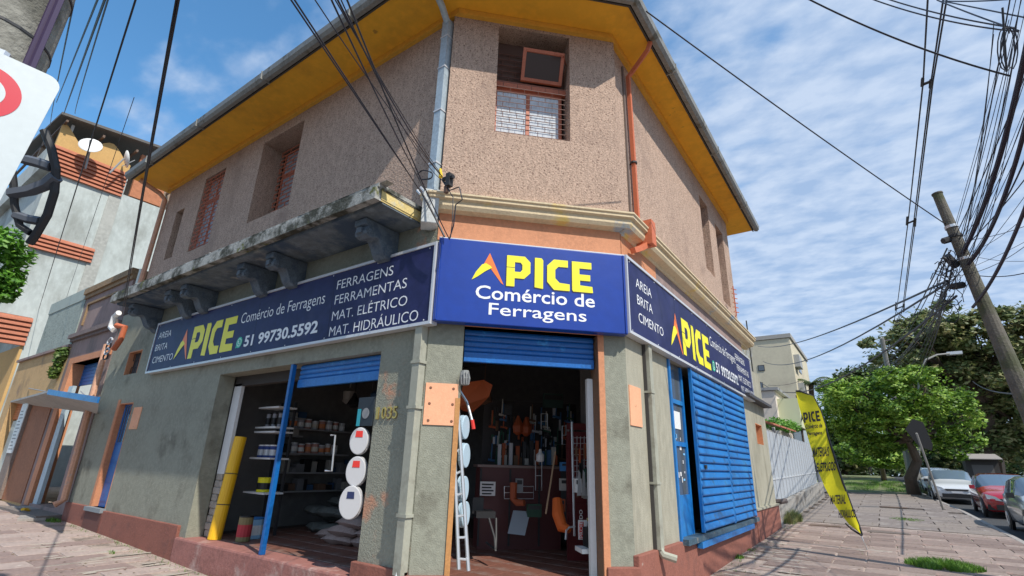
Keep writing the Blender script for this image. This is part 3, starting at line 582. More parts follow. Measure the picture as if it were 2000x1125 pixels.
lp = MB().tube([(-12.26, .04, 5.06), (-12.2, .04, 8.05), (-12.25, -.1, 8.2), (-12.3, -.6, 8.38)], .06, 8).build('corner_downpipe', opipeL, B)
MB().tube([(-13.3, .02, 4.2), (-13.12, .0, 2.6)], .065, 8).tube([(-13.12, .0, 2.6), (-13.0, -.0, .55), (-13.0, -.15, .45)], .072, 8).build('corner_downpipe', opipeL, B)
MB().tube([(-12.45, .06, 5.06), (-12.45, .06, 6.1)], .07, 8).build('vent_pipe', mat('pale_pvc', (.6, .66, .62)), B)
# end walls right : pipe stub
MB().tube([FR(12.1, -.1, .82), FR(12.1, .1, .84), FR(12.3, .2, .86)], .07, 8).build('drain_elbow', mat('drain_dark', (.10, .08, .075)), B)
MB().tube([FR(8.6, .12, 5.1), FR(8.6, .22, 5.25), FR(8.6, .22, 6.0)], .015, 5).build('cable_bracket', rustred, B)
for i in range(6): MB().tube([FR(8.48, .2, 5.3 + i * .12), FR(8.72, .26, 5.33 + i * .12)], .012, 4).build('spike', rustred, B)
# ------------------------------------------------------------------ signs
def sign(fr, U0, Wd, z0, z1, label, layout):
    t = thing('sign_board', label, 'sign', fr(U0 + Wd / 2, .06, z0))
    MB().fbox(fr, U0, U0 + Wd, .012, .118, z0, z1).build('panel', navy, t)
    for k in range(1, 4): MB().fbox(fr, U0 + Wd * k / 4 - .002, U0 + Wd * k / 4 + .002, .118, .1195, z0 + .03, z1 - .03).build('seam', black, t)
    for k in range(9):
        for zz_ in (z0 + .06, z1 - .06): MB().lathe(fr(U0 + .12 + (Wd - .24) * k / 8, .118, zz_), [(.012, 0), (.008, .004)], 6, fr(0, 1, 0) - fr(0, 0, 0)).build('rivet', silver, t)
    e = .035
    MB().fbox(fr, U0 - .01, U0 + Wd + .01, .01, .135, z1 - e, z1 + .005).fbox(fr, U0 - .01, U0 + Wd + .01, .01, .135, z0 - .005, z0 + e).fbox(fr, U0 - .01, U0 + e - .01, .011, .134, z0 + e, z1 - e).fbox(fr, U0 + Wd - e + .01, U0 + Wd + .01, .011, .134, z0 + e, z1 - e).build('frame', silver, t)
    fn = lambda u, v: fr(U0 + u, .122, z0 + v)
    global LOGN; LOGN = fr(0, .003, 0) - fr(0, 0, 0)
    for s, a, c, d, e_ in layout['t']: text(s, fn, a, c, d, e_, lett, t, bold=(.03 if s[0] == '5' else -.004))
    logoA(fn, *layout['A'], t); pice(fn, layout['P'], .15, .80, yel, t)
    u, v, r = layout['w']; n = 24
    ring_ = [(u + r * math.cos(2 * math.pi * k / n), v + r * math.sin(2 * math.pi * k / n)) for k in range(n)]
    gm = mat('green_print', (.02, .50, .28), .4)
    poly(ring_, lambda a, c: fr(U0 + a, .1225, z0 + c), gm, t, 'phone_icon'); poly([(u + (a - u) * .72, v + (c - v) * .72) for a, c in ring_], lambda a, c: fr(U0 + a, .124, z0 + c), lett, t, 'phone_icon')
    poly([(u + (a - u) * .6, v + (c - v) * .6) for a, c in ring_], lambda a, c: fr(U0 + a, .1255, z0 + c), gm, t, 'phone_icon'); poly([(u - r, v - r), (u - r * .35, v - r * .85), (u - r * .85, v - r * .3)], lambda a, c: fr(U0 + a, .123, z0 + c), gm, t, 'phone_icon')
    hs = [(-.35, .28), (-.18, .36), (-.08, .14), (-.18, .04), (.0, -.16), (.12, -.24), (.2, -.12), (.36, -.2), (.24, -.38), (.02, -.32), (-.26, -.04)]
    poly([(u + a * r, v + c * r) for a, c in hs], lambda a, c: fr(U0 + a, .127, z0 + c), lett, t, 'phone_icon')
    return t
layL = dict(t=[('AREIA', .18, .80, .74, .88), ('BRITA', .17, .76, .47, .61), ('CIMENTO', .18, 1.15, .20, .34), ('Comércio de Ferragens', 3.66, 6.12, .56, .82), ('51 99730.5592', 3.93, 6.05, .165, .37),
    ('FERRAGENS', 6.38, 7.62, .80, .945), ('FERRAMENTAS', 6.38, 7.92, .56, .705), ('MAT. ELÉTRICO', 6.37, 7.96, .31, .49), ('MAT. HIDRÁULICO', 6.36, 8.19, .07, .255)],
    A=(1.21, 1.80, .14, .80), P=[(1.83, 2.38), (2.30, 2.46), (2.62, 3.02), (3.06, 3.52)], w=(3.76, .27, .10))
layL['P'] = [(1.84, 2.32), (2.38, 2.55), (2.62, 3.02), (3.08, 3.54)]
sign(FL, -10.27, 8.41, 3.23, 4.34, 'long navy sign over the left shop opening listing phone number and goods', layL)
layR = dict(t=[('AREIA', .32, .95, .75, .89), ('BRITA', .34, .95, .50, .64), ('CIMENTO', .36, 1.38, .24, .38), ('Comércio de Ferragens', 4.22, 6.44, .62, .88), ('51 99730.5592', 4.52, 6.50, .18, .40),
    ('FERRAGENS', 6.48, 7.50, .80, .945), ('FERRAMENTAS', 6.55, 7.85, .56, .705), ('MAT. ELÉTRICO', 6.62, 8.0, .32, .50), ('MAT. HIDRÁULICO', 6.78, 8.15, .09, .27)],
    A=(1.72, 2.33, .12, .80), P=[(2.37, 2.86), (2.93, 3.09), (3.16, 3.58), (3.65, 4.12)], w=(4.34, .28, .11))
sign(FR, 1.86, 8.22, 3.30, 4.42, 'long navy sign over the blue slatted shutter on the right wall', layR)
t = thing('sign_board', 'royal blue sign with large yellow lettering over the corner doorway', 'sign', FC(0, .1, 3.27))
b = MB(); e = 1.285; b.fbox(FC, -e, e, .05, .20, 3.265, 4.40).build('panel', royal, t, bevel=.012)
for s in (-1, 1): MB().tube([FC(s * (e - .03), .205, 3.28), FC(s * (e - .03), .205, 4.39)], .012, 6).build('welt', royal, t)
MB().fbox(FC, -e, e, .06, .19, 4.402, 4.415).build('top_edge', silver, t)
fn = lambda u, v: FC(u - 1.28, .204, v + 3.27); LOGN = FC(0, .004, 0) - FC(0, 0, 0)
ol = mat('dark_outline', (.01, .012, .05), .4)
logoA(fn, .45, .87, .54, .97, t)
pice(lambda u, v: FC(u - 1.292, .2025, v + 3.262), [(.905, 1.225), (1.285, 1.40), (1.455, 1.765), (1.80, 2.09)], .52, .96, ol, t, 'letter_shadow')
pice(fn, [(.905, 1.225), (1.285, 1.40), (1.455, 1.765), (1.80, 2.09)], .53, .965, yel, t)
text('Comércio de', fn, .51, 2.11, .325, .51, lett, t, bold=.012); text('Ferragens', fn, .69, 1.99, .07, .28, lett, t, bold=.006)
for s in (-1, 1): MB().fbox(FC, s * 1.2 - .02, s * 1.2 + .02, 0, .06, 3.3, 4.3).build('bracket', dark, t)
# ------------------------------------------------------------------ interior goods
def cyl_item(name, label, cat, p, r, h, m, band=None, lid=None, group=None):
    t_ = thing(name, label, cat, p, group); MB().lathe(p, [(r * .94, 0), (r, .01), (r, h - .02), (r * .97, h)], 14).build('body', m, t_, smooth=False)
    if band: MB().lathe((p[0], p[1], p[2] + h * .2), [(r + .002, 0), (r + .002, h * .5)], 14).build('paper_label', band, t_)
    if lid: MB().lathe((p[0], p[1], p[2] + h), [(r * .98, 0), (r * 1.03, .004), (r * 1.02, .022), (r * .8, .024)], 14).build('lid', lid, t_)
    return t_
# yellow roll leaning by the jamb
t = thing('plastic_roll', 'tall golden yellow plastic roll standing against the white jamb', 'roll', (-6.78, .35, .3))
a = Vector((-6.72, .36, .3)); c = Vector((-6.78, .5, 1.92)); MB().tube([a, a.lerp(c, .5), c], [.105, .10, .098], 16).build('roll', yplas, t, smooth=False)
for k in (.32, .62): MB().tube([a.lerp(c, k), a.lerp(c, k + .008)], .106, 16).build('strap', dark, t)
cyl_item('paint_can', 'red topped can on the shop floor beside the yellow roll', 'can', (-6.25, .58, .3), .11, .36, mat('can_brown', (.22, .18, .08)), mat('can_red', (.45, .04, .05)), black)
cyl_item('paint_bucket', 'pale blue bucket on the shop floor behind the yellow roll', 'bucket', (-6.45, .85, .3), .14, .3, mat('bucket_blue', (.3, .55, .75)), white, mat('lid_blue', (.03, .2, .5)))
# left shelf rack
t = thing('shelf_rack', 'white bracket shelves at the left inside the shop opening', 'shelf', (-6.6, 1.1, .3))
MB().box((-6.55, 1.28, .3), (-6.51, 1.32, 2.6)).box((-7.0, 1.28, .3), (-6.96, 1.32, 2.6)).build('upright', dark, t)
shz = (.98, 1.56, 2.02, 2.10, 2.46)
for z in shz: MB().box((-7.1, .9, z), (-6.42, 1.27, z + .03)).build('shelf', white, t)
for i in range(3): cyl_item('paint_can', ['blue can nearest the street on the upper white shelf', 'middle blue can on the upper white shelf', 'blue can farthest right on the upper white shelf'][i], 'can', (-6.98 + i * .19, 1.05, 1.59), .07, .2, mat('can_navy', (.03, .06, .22)), silver, white)
cyl_item('yellow_tub', 'bright yellow tub on the lowest white shelf', 'tub', (-6.7, 1.05, 1.01), .12, .22, mat('tub_yellow', (.85, .75, .02)), black, mat('tub_yellow', (1, 1, 0)))
for i in range(3): cyl_item('spray_bottle', 'slim dark bottle on the top white shelves', 'bottle', (-6.95 + i * .2, 1.05, 2.13), .04, .24, mat('bottle_grey', (.3, .3, .32)), black, black, 'slim bottles on the white shelves')
# back shelving units
rr = random.Random(11)
def rack(label, x0, x1, y, zs, items, cols, lbl, grp, cat='can', nm='paint_can'):
    t_ = thing('shelving_unit', label, 'shelving', ((x0 + x1) / 2, y, .3))
    for x in (x0, x1): MB().box((x - .02, y - .2, .3), (x + .02, y + .2, zs[-1] + .5)).build('upright', dark, t_)
    for z in zs: MB().box((x0, y - .2, z), (x1, y + .2, z + .03)).build('shelf', shelfm, t_)
    for zi in items:
        x = x0 + .12
        while x < x1 - .12:
            r = rr.uniform(.055, .10); h = r * rr.uniform(2, 2.6); cyl_item(nm, lbl, cat, (x + r, y - .05, zs[zi] + .03), r, h, rr.choice(cols), rr.choice([white, mat('paper_orange', (.7, .25, .1)), mat('paper_cream', (.65, .6, .5))]), None, grp); x += 2 * r + rr.uniform(.01, .06)
cw = [mat('can_white', (.6, .6, .58)), mat('can_tin', (.4, .4, .42)), mat('can_rose', (.5, .25, .2))]
for (x0, x1, dx, py, lv) in ((572, 668, 13, 830, 'upper'), (574, 652, 12, 876, 'lower')):
    n_ = int((x1 - x0) / dx); c0 = onx(x0, py, -7.3); c1 = onx(x1, py, -7.3); zl = (c0.z + c1.z) / 2 - .1
    MB().box((-7.58, c1.y - .15, zl - .03), (-7.15, c0.y + .3, zl)).build('wall_shelf', shelfm, B) if c1.y < c0.y else MB().box((-7.58, c0.y - .15, zl - .03), (-7.15, c1.y + .3, zl)).build('wall_shelf', shelfm, B)
    for k in range(n_ + 1):
        y = c0.y + (c1.y - c0.y) * k / n_; cc_ = rr.choice(cw); cyl_item('paint_can', ('first', 'second', 'third', 'fourth', 'fifth', 'sixth', 'seventh', 'eighth')[k] + ' paint can from the left on the ' + lv + ' can shelf in the left opening', 'can', (-7.3, y, zl), rr.uniform(.06, .08), rr.uniform(.14, .2), cc_, rr.choice([white, mat('paper_orange', (.7, .25, .1)), mat('paper_cream', (.65, .6, .5))]), silver)
for i, z in enumerate((.95, 1.3, 1.65, 2.0, 2.35)):
    MB().box((-7.58, 1.7, z), (-7.2, 2.0 if z > 1.5 else 3.6, z + .03)).build('wall_shelf', shelfm, B)
PALD = [('grey', mat('tool_steel2', (.16, .16, .165), .6)), ('black', black), ('brown', mat('tool_brown2', (.14, .08, .05))), ('pale', mat('tool_pale2', (.34, .32, .28))), ('blue', mat('tool_blue2', (.03, .08, .16)))]
rq = random.Random(41); lev = {.95: 'lowest', 1.3: 'second lowest', 1.65: 'middle', 2.0: 'second highest', 2.35: 'highest'}; cnt = {}
for z in lev:
    y = 1.75
    while y < 3.45:
        if z > 1.5 and y > 1.95: break
        w_ = rq.uniform(.07, .2); h = rq.uniform(.08, .26); nm_, mm = rq.choice(PALD); o = MB().box((-7.5, y, z + .03), (-7.5 + rq.uniform(.12, .28), y + w_, z + .03 + h)).build('stock_carton', mm, bevel=.004)
        pos_ = 'near end' if y < 2.3 else 'middle' if y < 2.9 else 'far end'; lb = nm_ + ' carton at the ' + pos_ + ' of the ' + lev[z] + ' side shelf behind the blue post'; tag(o, lb, 'carton'); cnt.setdefault(lb, []).append(o); y += w_ + rq.uniform(.0, .05)
for k, v in cnt.items():
    if len(v) > 1:
        for o in v: o['group'] = k
for i in range(14):
    x = -6.8 + i * .27; c_ = Vector((x, 2.6 + rq.uniform(-.2, .4), 3.5)); MBt = MB().tube([c_, c_ - Vector((.02, 0, rq.uniform(.3, .75)))], .008, 4).lathe(c_ - Vector((.02, 0, rq.uniform(.75, .95))), [(.05, 0), (rq.uniform(.08, .17), .05), (rq.uniform(.05, .14), .22), (.02, .3)], 9)
    tag(MBt.build('hanging_bundle', rq.choice(PALD)[1]), 'dark bundle hung under the ceiling of the left opening, number ' .replace(', number ', ', ') + ('far left', 'left', 'left of the middle', 'middle', 'right of the middle', 'right', 'far right')[i // 2] + (' nearer' if i % 2 else ' farther'), 'bundle')
# sacks
def sack(p, w, d, h, rot, m, label, grp):
    b_ = MB(); nx, ny = 9, 6; rr2 = random.Random(str(p)); ph = rr2.uniform(0, 6); V = []
    for s in (1, -1):
        for j in range(ny + 1):
            for i in range(nx + 1):
                x = i / nx * 2 - 1; y = j / ny * 2 - 1; k = (max(0, 1 - x ** 4) * max(0, 1 - y ** 4)) ** .5
                z = h / 2 + s * h / 2 * k * (1 + .15 * math.sin(5 * x + ph)) ; ca, sa = math.cos(rot), math.sin(rot); X = x * w / 2 * (1 - .06 * (1 - abs(y))); Y = y * d / 2 * (1 - .1 * x * x)
                V.append((p[0] + X * ca - Y * sa, p[1] + X * sa + Y * ca, p[2] + z - .12 * h * abs(x) ** 3))
    n = (nx + 1) * (ny + 1)
    FS = [(j * (nx + 1) + i, j * (nx + 1) + i + 1, (j + 1) * (nx + 1) + i + 1, (j + 1) * (nx + 1) + i) for j in range(ny) for i in range(nx)]
    b_.add(V, FS + [tuple(i + n for i in reversed(f)) for f in FS]); o = b_.build('sack', m, None, smooth=True); tag(o, label, 'sack', grp); return o
base = Vector((-4.75, 1.55, .3))
for i, (dx, dy, z, ro) in enumerate(((0, 0, 0, .1), (.62, .05, 0, -.05), (.1, -.02, .13, .05), (.7, .1, .13, .2), (.25, .02, .26, -.1), (-.55, .3, 0, .3))):
    sack((base.x + dx - .2, base.y + dy, .3 + z), .68, .42, .16, ro, bagw, ('bottom left', 'bottom right', 'middle left', 'middle right', 'topmost', 'leftmost lone')[i] + ' pale sack of the low pile on the floor of the left opening', 'pale sacks piled on the shop floor')
for i in range(16):
    sack((-6.6 + (i % 4) * .55 + rr.uniform(-.1, .1), 2.2 + (i // 4 % 2) * .45, .3 + (i // 4) * .14), .66, .42, .16, rr.uniform(-.4, .4), bagg, ('front', 'back')[i // 4 % 2] + ' ' + ('leftmost', 'left', 'right', 'rightmost')[i % 4] + (' bottom' if i < 8 else ' top') + ' grey sack of the heap behind the blue post', 'grey sacks heaped at the back')
# toilet seats hanging on the pier
def seat(p, rad, nx_, m, label, lab=None, grp=None):
    t_ = thing('toilet_seat', label, 'toilet seat', p); ax = Vector(nx_).normalized(); u = Vector((0, 0, 1)); w_ = ax.cross(u)
    pts = [(rad * .82 * math.cos(a), rad * 1.12 * math.sin(a) * (1 if math.sin(a) > 0 else .95)) for a in [2 * math.pi * k / 28 for k in range(28)]]
    MB().prism(pts, lambda a, c, d: Vector(p) + w_ * a + u * c + ax * d, .04).build('lid', m, t_, bevel=.01)
    MB().prism([(a * 1.03, c * 1.02) for a, c in pts], lambda a, c, d: Vector(p) + w_ * a + u * c + ax * (d - .03), .028).build('ring', m, t_)
    if lab: MB().prism([(-.05, .05), (.05, .05), (.045, .13), (-.045, .13)], lambda a, c, d: Vector(p) + w_ * a + u * c + ax * (.041 + d), .004).build('paper_tag', lab, t_)
redl = mat('red_label', (.7, .04, .03)); blul = mat('dark_blue_label', (.02, .03, .10))
nrm = (.42, -.9, 0)
seat(onx(703, 862, -3.05), .155, nrm, mat('seat_white', (.55, .55, .56), .3), 'uppermost of three white toilet seats hung by the numbered pier', redl)
seat(onx(697, 921, -3.05), .165, nrm, mat('seat_white', (.55, .55, .56), .3), 'middle of three white toilet seats hung by the numbered pier', redl)
seat(onx(686, 982, -3.05), .18, nrm, mat('seat_white', (.55, .55, .56), .3), 'lowest of three white toilet seats with dark print by the numbered pier', blul)
pp = onx(717, 806, -3.0)
t = thing('boxed_kit', 'black and teal carton hung above the white toilet seats', 'box', pp); MB().box(pp + Vector((-.17, -.02, -.17)), pp + Vector((.14, .04, .2))).build('carton', mat('carton_black', (.02, .03, .04)), t)
MB().box(pp + Vector((-.168, -.022, -.17)), pp + Vector((-.1, -.02, .05))).build('print', mat('teal_print', (.03, .35, .42)), t); MB().lathe(pp + Vector((0, -.022, -.01)), [(.07, 0), (.07, .003)], 16, (0, -1, 0)).build('print', shelfm, t)
a, c = onx(655, 850, -3.6), onx(648, 920, -3.6)
tag(MB().tube([a + Vector((-.1, 0, 0)), a, c, c + Vector((-.14, 0, 0))], .012, 6).build('rail_fitting', alu), 'thin metal rail fitting hanging left of the white toilet seats', 'fitting')
# corner doorway goods : frame facing the door
FD = frame((-1.05, 1.05, 0), (q, q, 0), (q, -q, 0))
def dpt(px, py, n):   # point on plane parallel to the doorway, n metres inside
    r = ray(px, py); cc_ = 2.1 + n * 2 ** .5; t_ = (cc_ + CAM.x - CAM.y) / (-r.x + r.y); return CAM + r * t_
def dbox(px0, py0, px1, py1, n, th, m, parent=None, name='body'):
    a = dpt(px0, py1, n); c = dpt(px1, py0, n); s0 = (a.x + a.y) * q; s1 = (c.x + c.y) * q
    return MB().fbox(FD, s0, s1, -n - th, -n, a.z, c.z).build(name, m, parent)
# ladder
t = thing('step_ladder', 'narrow aluminium ladder leaning just inside the corner doorway', 'ladder', dpt(905, 1113, .12))
for (p0, p1) in (((893, 775), (915, 1115)), ((884, 790), (896, 1112))): MB().tube([dpt(*p0, .25), dpt(*p1, .08)], .022, 6).build('rail', alu, t)
for k in range(8):
    f = .04 + k * .128; MB().tube([dpt(893 + 22 * f, 775 + 340 * f, .25 - .17 * f), dpt(884 + 12 * f, 790 + 322 * f, .25 - .17 * f)], .014, 6).build('rung', alu, t)
for i, (x, y) in enumerate(((905, 835), (906, 890), (903, 955), (905, 1005))):
    seat(dpt(x, y, .35), .135, (.97, .25, 0), mat('seat_pale_blue', (.48, .62, .72), .3), ['top', 'second from top', 'third from top', 'lowest'][i] + ' of the four pale blue toilet seats hung behind the ladder', None)
# wheelbarrow hung
t = thing('wheelbarrow', 'orange wheelbarrow hung high inside the corner doorway', 'wheelbarrow', dpt(925, 790, .9))
tray = [dpt(895, 795, .9), dpt(905, 748, .9), dpt(945, 742, 1.1), dpt(962, 752, 1.1), dpt(955, 775, 1.1), dpt(925, 800, .9)]
b = MB(); n = len(tray); off = Vector((-.25, .25, -.1)); cen = sum(tray, Vector()) / n
b.add(tray + [cen + (p - cen) * .6 + off for p in tray], [tuple(range(n))[::-1], tuple(range(n, 2 * n))] + [(i, (i + 1) % n, (i + 1) % n + n, i + n) for i in range(n)]); b.build('tray', mat('barrow_orange', (.45, .09, .02)), t)
MB().tube([dpt(897, 762, .5), dpt(912, 785, .5), dpt(922, 822, .45)], .018, 8).build('handle', alu, t); MB().tube([dpt(922, 820, .45), dpt(925, 838, .45)], .026, 8).build('grip', redl, t)
t = thing('bulkhead_lamp', 'unlit caged grey lamp at the top left corner of the doorway', 'lamp', dpt(908, 740, .05)); MB().tube([dpt(908, 724, .0), dpt(908, 740, .0), dpt(908, 752, .0)], [.05, .07, .05], 10).build('shade', mat('lamp_grey', (.25, .26, .25)), t)
for k in range(4): MB().tube([dpt(900 + k * 5, 726, -.07), dpt(901 + k * 5, 750, -.07)], .006, 4).build('cage_bar', shelfm, t)
# counter
t = thing('shop_counter', 'long dark red counter across the shop behind the doorway', 'counter', dpt(1010, 1010, 2.6))
a = dpt(938, 912, 2.6); c = dpt(1095, 912, 2.6); s0 = (a.x + a.y) * q; s1 = (c.x + c.y) * q
MB().fbox(FD, s0, s1, -3.2, -2.6, .3, a.z).build('front', mat('counter_red', (.10, .022, .02), .5), t); MB().fbox(FD, s0 - .05, s1 + .05, -3.25, -2.56, a.z, a.z + .04).build('top', mat('counter_top', (.22, .14, .12), .35), t)
for k in range(5): MB().fbox(FD, s0 + k * .5, s0 + k * .5 + .03, -2.6, -2.585, .35, a.z - .02).build('batten', dark, t)
t = thing('price_notice', 'white handwritten paper notice fixed to the counter', 'notice', dpt(952, 955, 2.4)); dbox(937, 941, 968, 968, 2.4, .01, white, t, 'paper')
for k in range(4): dbox(941, 945 + k * 6, 964 - (k % 2) * 4, 947.5 + k * 6, 2.396, .003, dark, t, 'print')
o = MB().add([dpt(992, 1042, 1.7), dpt(1025, 1046, 1.7), dpt(1036, 999, 2.1), dpt(1003, 997, 2.1)] + [dpt(992, 1042, 1.7) + Vector((-.02, .02, .0)), dpt(1025, 1046, 1.7) + Vector((-.02, .02, 0)), dpt(1036, 999, 2.1) + Vector((-.02, .02, 0)), dpt(1003, 997, 2.1) + Vector((-.02, .02, 0))], [(0, 1, 2, 3), (7, 6, 5, 4), (0, 4, 5, 1), (1, 5, 6, 2), (2, 6, 7, 3), (3, 7, 4, 0)]).build('board', mat('grey_board', (.42, .45, .48)))
tag(o, 'pale grey board leaning against the counter', 'board')
o = MB().add([onz(975, 1044, .31), onz(1005, 1050, .31), onz(1010, 1040, .31), onz(985, 1036, .31)], [(0, 1, 2, 3)]).build('paper_sheet', white); tag(o, 'white paper sheet lying on the tiled floor by the grey board', 'paper')
# chair
t = thing('office_chair', 'black chair with bent tube leg in front of the counter', 'chair', dpt(955, 1075, 1.2))
dbox(930, 1000, 968, 1012, 1.3, .45, black, t, 'seat'); dbox(922, 972, 945, 1003, 1.5, .05, black, t, 'backrest')
for s in (0, 1): MB().tube([dpt(955 + s * 14, 1012, 1.3), dpt(966 + s * 3, 1050, 1.2), dpt(968, 1074, 1.1), dpt(950, 1060, 1.5)], .016, 6).build('leg', dark, t)
# tool wall
t = thing('tool_pegboard', 'dark pegboard of hanging tools behind the counter', 'display', dpt(1030, 880, 3.3)); dbox(940, 790, 1125, 905, 3.4, .05, mat('peg_dark', (.05, .045, .045)), t, 'board')
rr = random.Random(21)
pal = [('steel', mat('tool_steel', (.50, .50, .52), .4)), ('black', black), ('orange', mat('tool_orange', (.40, .09, .03))), ('dark green', mat('tool_green', (.03, .10, .06))), ('pale', mat('tool_pale', (.45, .44, .40))), ('blue', mat('tool_blue', (.05, .14, .28))), ('dark', dark), ('brown', mat('tool_brown', (.16, .09, .05)))]
seen = {}
def goods(o, nm, kind, where, px, py, x0, x1, y0, y1):
    col = ('far left', 'left', 'middle', 'right', 'far right')[min(4, int((px - x0) / (x1 - x0) * 5))]; row = ('top', 'upper', 'lower', 'bottom')[min(3, int((py - y0) / (y1 - y0) * 4))]
    lb = nm + ' ' + kind + ' in the ' + row + ' row, ' + col + ' ' + where; tag(o, lb, kind); seen.setdefault(lb, []).append(o)
    if len(seen[lb]) > 1:
        for q_ in seen[lb]: q_['group'] = nm + ' ' + kind + 's ' + row + ' ' + col + ' ' + where
for i in range(120):
    x = rr.uniform(955, 1118); y = rr.uniform(792, 890); w_ = rr.uniform(2, 6); h_ = rr.uniform(6, 24); nm_, mm = rr.choice(pal) if not 1005 < x < 1035 or y > 860 else pal[2]
    if i % 3: o = dbox(x, y, x + w_, y + h_, 3.1 + rr.uniform(0, .2), .04, mm, None, 'hanging_tool')
    else:
        c_ = dpt(x, y + 16, 3.1); o = MB().tube([c_, c_ + Vector((.01, 0, .28))], .012, 5).tube([c_ + Vector((-.04, -.04, .0)), c_ + Vector((.05, .05, -.02))], .022, 6).build('hanging_tool', mm)
    goods(o, nm_, 'tool', 'of the dark pegboard', x, y, 955, 1118, 792, 890)
for i in range(26):
    x = 972 + i * 4.4; y = 908; h_ = rr.uniform(12, 48); w_ = rr.uniform(4, 9); nm_, mm = rr.choice(pal); o = dbox(x, y - h_, x + w_, y, 2.75 + rr.uniform(0, .2), .07, mm, None, 'packaged_goods'); goods(o, nm_, 'carton', 'along the counter top', x, 900, 985, 1089, 890, 910)
def wireframe(x0, y0, x1, y1, n, label):
    o_ = MB().tube([dpt(x0, y0, n), dpt(x1, y0, n), dpt(x1, y1, n), dpt(x0, y1, n), dpt(x0, y0, n)], .008, 5).tube([dpt(x0, (y0 + y1) / 2, n), dpt(x1, (y0 + y1) / 2, n)], .006, 4).build('wire_hanger', alu); tag(o_, label, 'hanger')
wireframe(1057, 808, 1069, 838, 2.6, 'tall wire hanger high above the counter'); wireframe(1046, 900, 1058, 958, 2.3, 'long wire hanger in front of the red counter'); wireframe(1098, 832, 1110, 868, 1.9, 'wire hanger just left of the pale display rod'); wireframe(985, 950, 1042, 974, 2.3, 'low wide wire frame in front of the red counter')
og = mat('dull_orange', (.34, .07, .02), .6)
for (a_, lb_, m_, cat_) in (((1005, 812, 1018, 850), 'left of the two dull orange bags hanging behind the counter', og, 'bag'), ((1021, 810, 1034, 852), 'right of the two dull orange bags hanging behind the counter', og, 'bag')):
    c0 = dpt((a_[0] + a_[2]) / 2, a_[3], 2.9); tag(MB().lathe(c0, [(.03, 0), (.09, .05), (.10, .16), (.05, .27), (.02, .34)], 9).build('hanging_bag', m_), lb_, cat_)
c0 = dpt(1055, 902, 2.2); tag(MB().lathe(c0, [(.05, 0), (.065, .02), (.065, .11), (.03, .15), (.02, .2)], 10).build('spray_bottle', white), 'white spray bottle at the middle of the counter edge', 'bottle')
for (a_, nm_, lb_, m_, cat_, n_) in (((1096, 903, 1112, 920), 'blue_pack', 'bright blue pack hanging right of the broom handle', mat('pack_blue', (.05, .22, .5)), 'pack', 1.8), ((1095, 935, 1108, 958), 'printed_pack', 'pale printed pack hanging below the bright blue one', mat('pack_pale', (.45, .42, .38)), 'pack', 1.8), ((1008, 935, 1022, 962), 'grey_box', 'grey box hung in the low wire frame', shelfm, 'box', 2.28), ((1030, 985, 1058, 1010), 'green_sack', 'dark green folded sack lying by the counter', mat('sack_green', (.02, .07, .04)), 'sack', 2.0), ((1096, 975, 1104, 1000), 'orange_tube', 'short orange tube standing above the orange chute', og, 'tube', 1.5), ((985, 790, 1000, 810), 'dark_case', 'dark case on top of the pegboard at the left', black, 'case', 3.0), ((1062, 770, 1100, 795), 'green_machine', 'dark green machine stored on top of the pegboard', mat('machine_green', (.03, .07, .06)), 'machine', 3.0), ((1124, 935, 1136, 962), 'glove_pack', 'white glove pack hanging from the wire display', white, 'gloves', .95)):
    t_ = thing(nm_, lb_, cat_, dpt((a_[0] + a_[2]) / 2, a_[3], n_)); dbox(*a_, n_, .09, m_, t_, 'body'); dbox(a_[0] + 2, a_[1] + 3, a_[2] - 2, a_[1] + (a_[3] - a_[1]) * .4, n_ - .004, .003, dark, t_, 'print')
c0 = dpt(1002, 985, 2.1); tag(MB().tube([c0 + Vector((0, 0, .32)), c0 + Vector((0, 0, .08)), c0 + Vector((.08, .0, .03)), c0 + Vector((.2, .02, .03))], [.06, .055, .055, .045], 10).build('rubber_boot', og), 'dull orange rubber boot standing before the counter', 'boot')
tag(MB().tube([dpt(1085, 882, 1.9), dpt(1066, 1004, 1.6)], .014, 6).build('broom_handle', mat('pale_wood', (.5, .33, .2))), 'pale wooden broom handle leaning in front of the counter', 'handle')
tag(MB().tube([dpt(1117, 824, 1.1), dpt(1122, 1047, 1.1)], .016, 6).build('display_rod', alu), 'upright pale metal rod left of the wire display stand', 'rod')
t = thing('orange_boots', 'orange plastic chute standing on the floor at the counter end', 'chute', dpt(1095, 1035, 1.2)); MB().tube([dpt(1088, 975, 1.5), dpt(1090, 1005, 1.4), dpt(1098, 1030, 1.3), dpt(1112, 1034, 1.2)], [.07, .09, .08, .05], 10).build('chute', mat('chute_orange', (.75, .14, .02)), t)
t.name = 'plastic_chute'
t = thing('metal_stand', 'small bent tube stand beside the orange chute', 'stand', dpt(1108, 1052, 1.1)); MB().tube([dpt(1105, 1054, 1.1), dpt(1106, 1036, 1.1), dpt(1112, 1030, 1.1), dpt(1124, 1028, 1.1)], .014, 6).build('leg', alu, t)
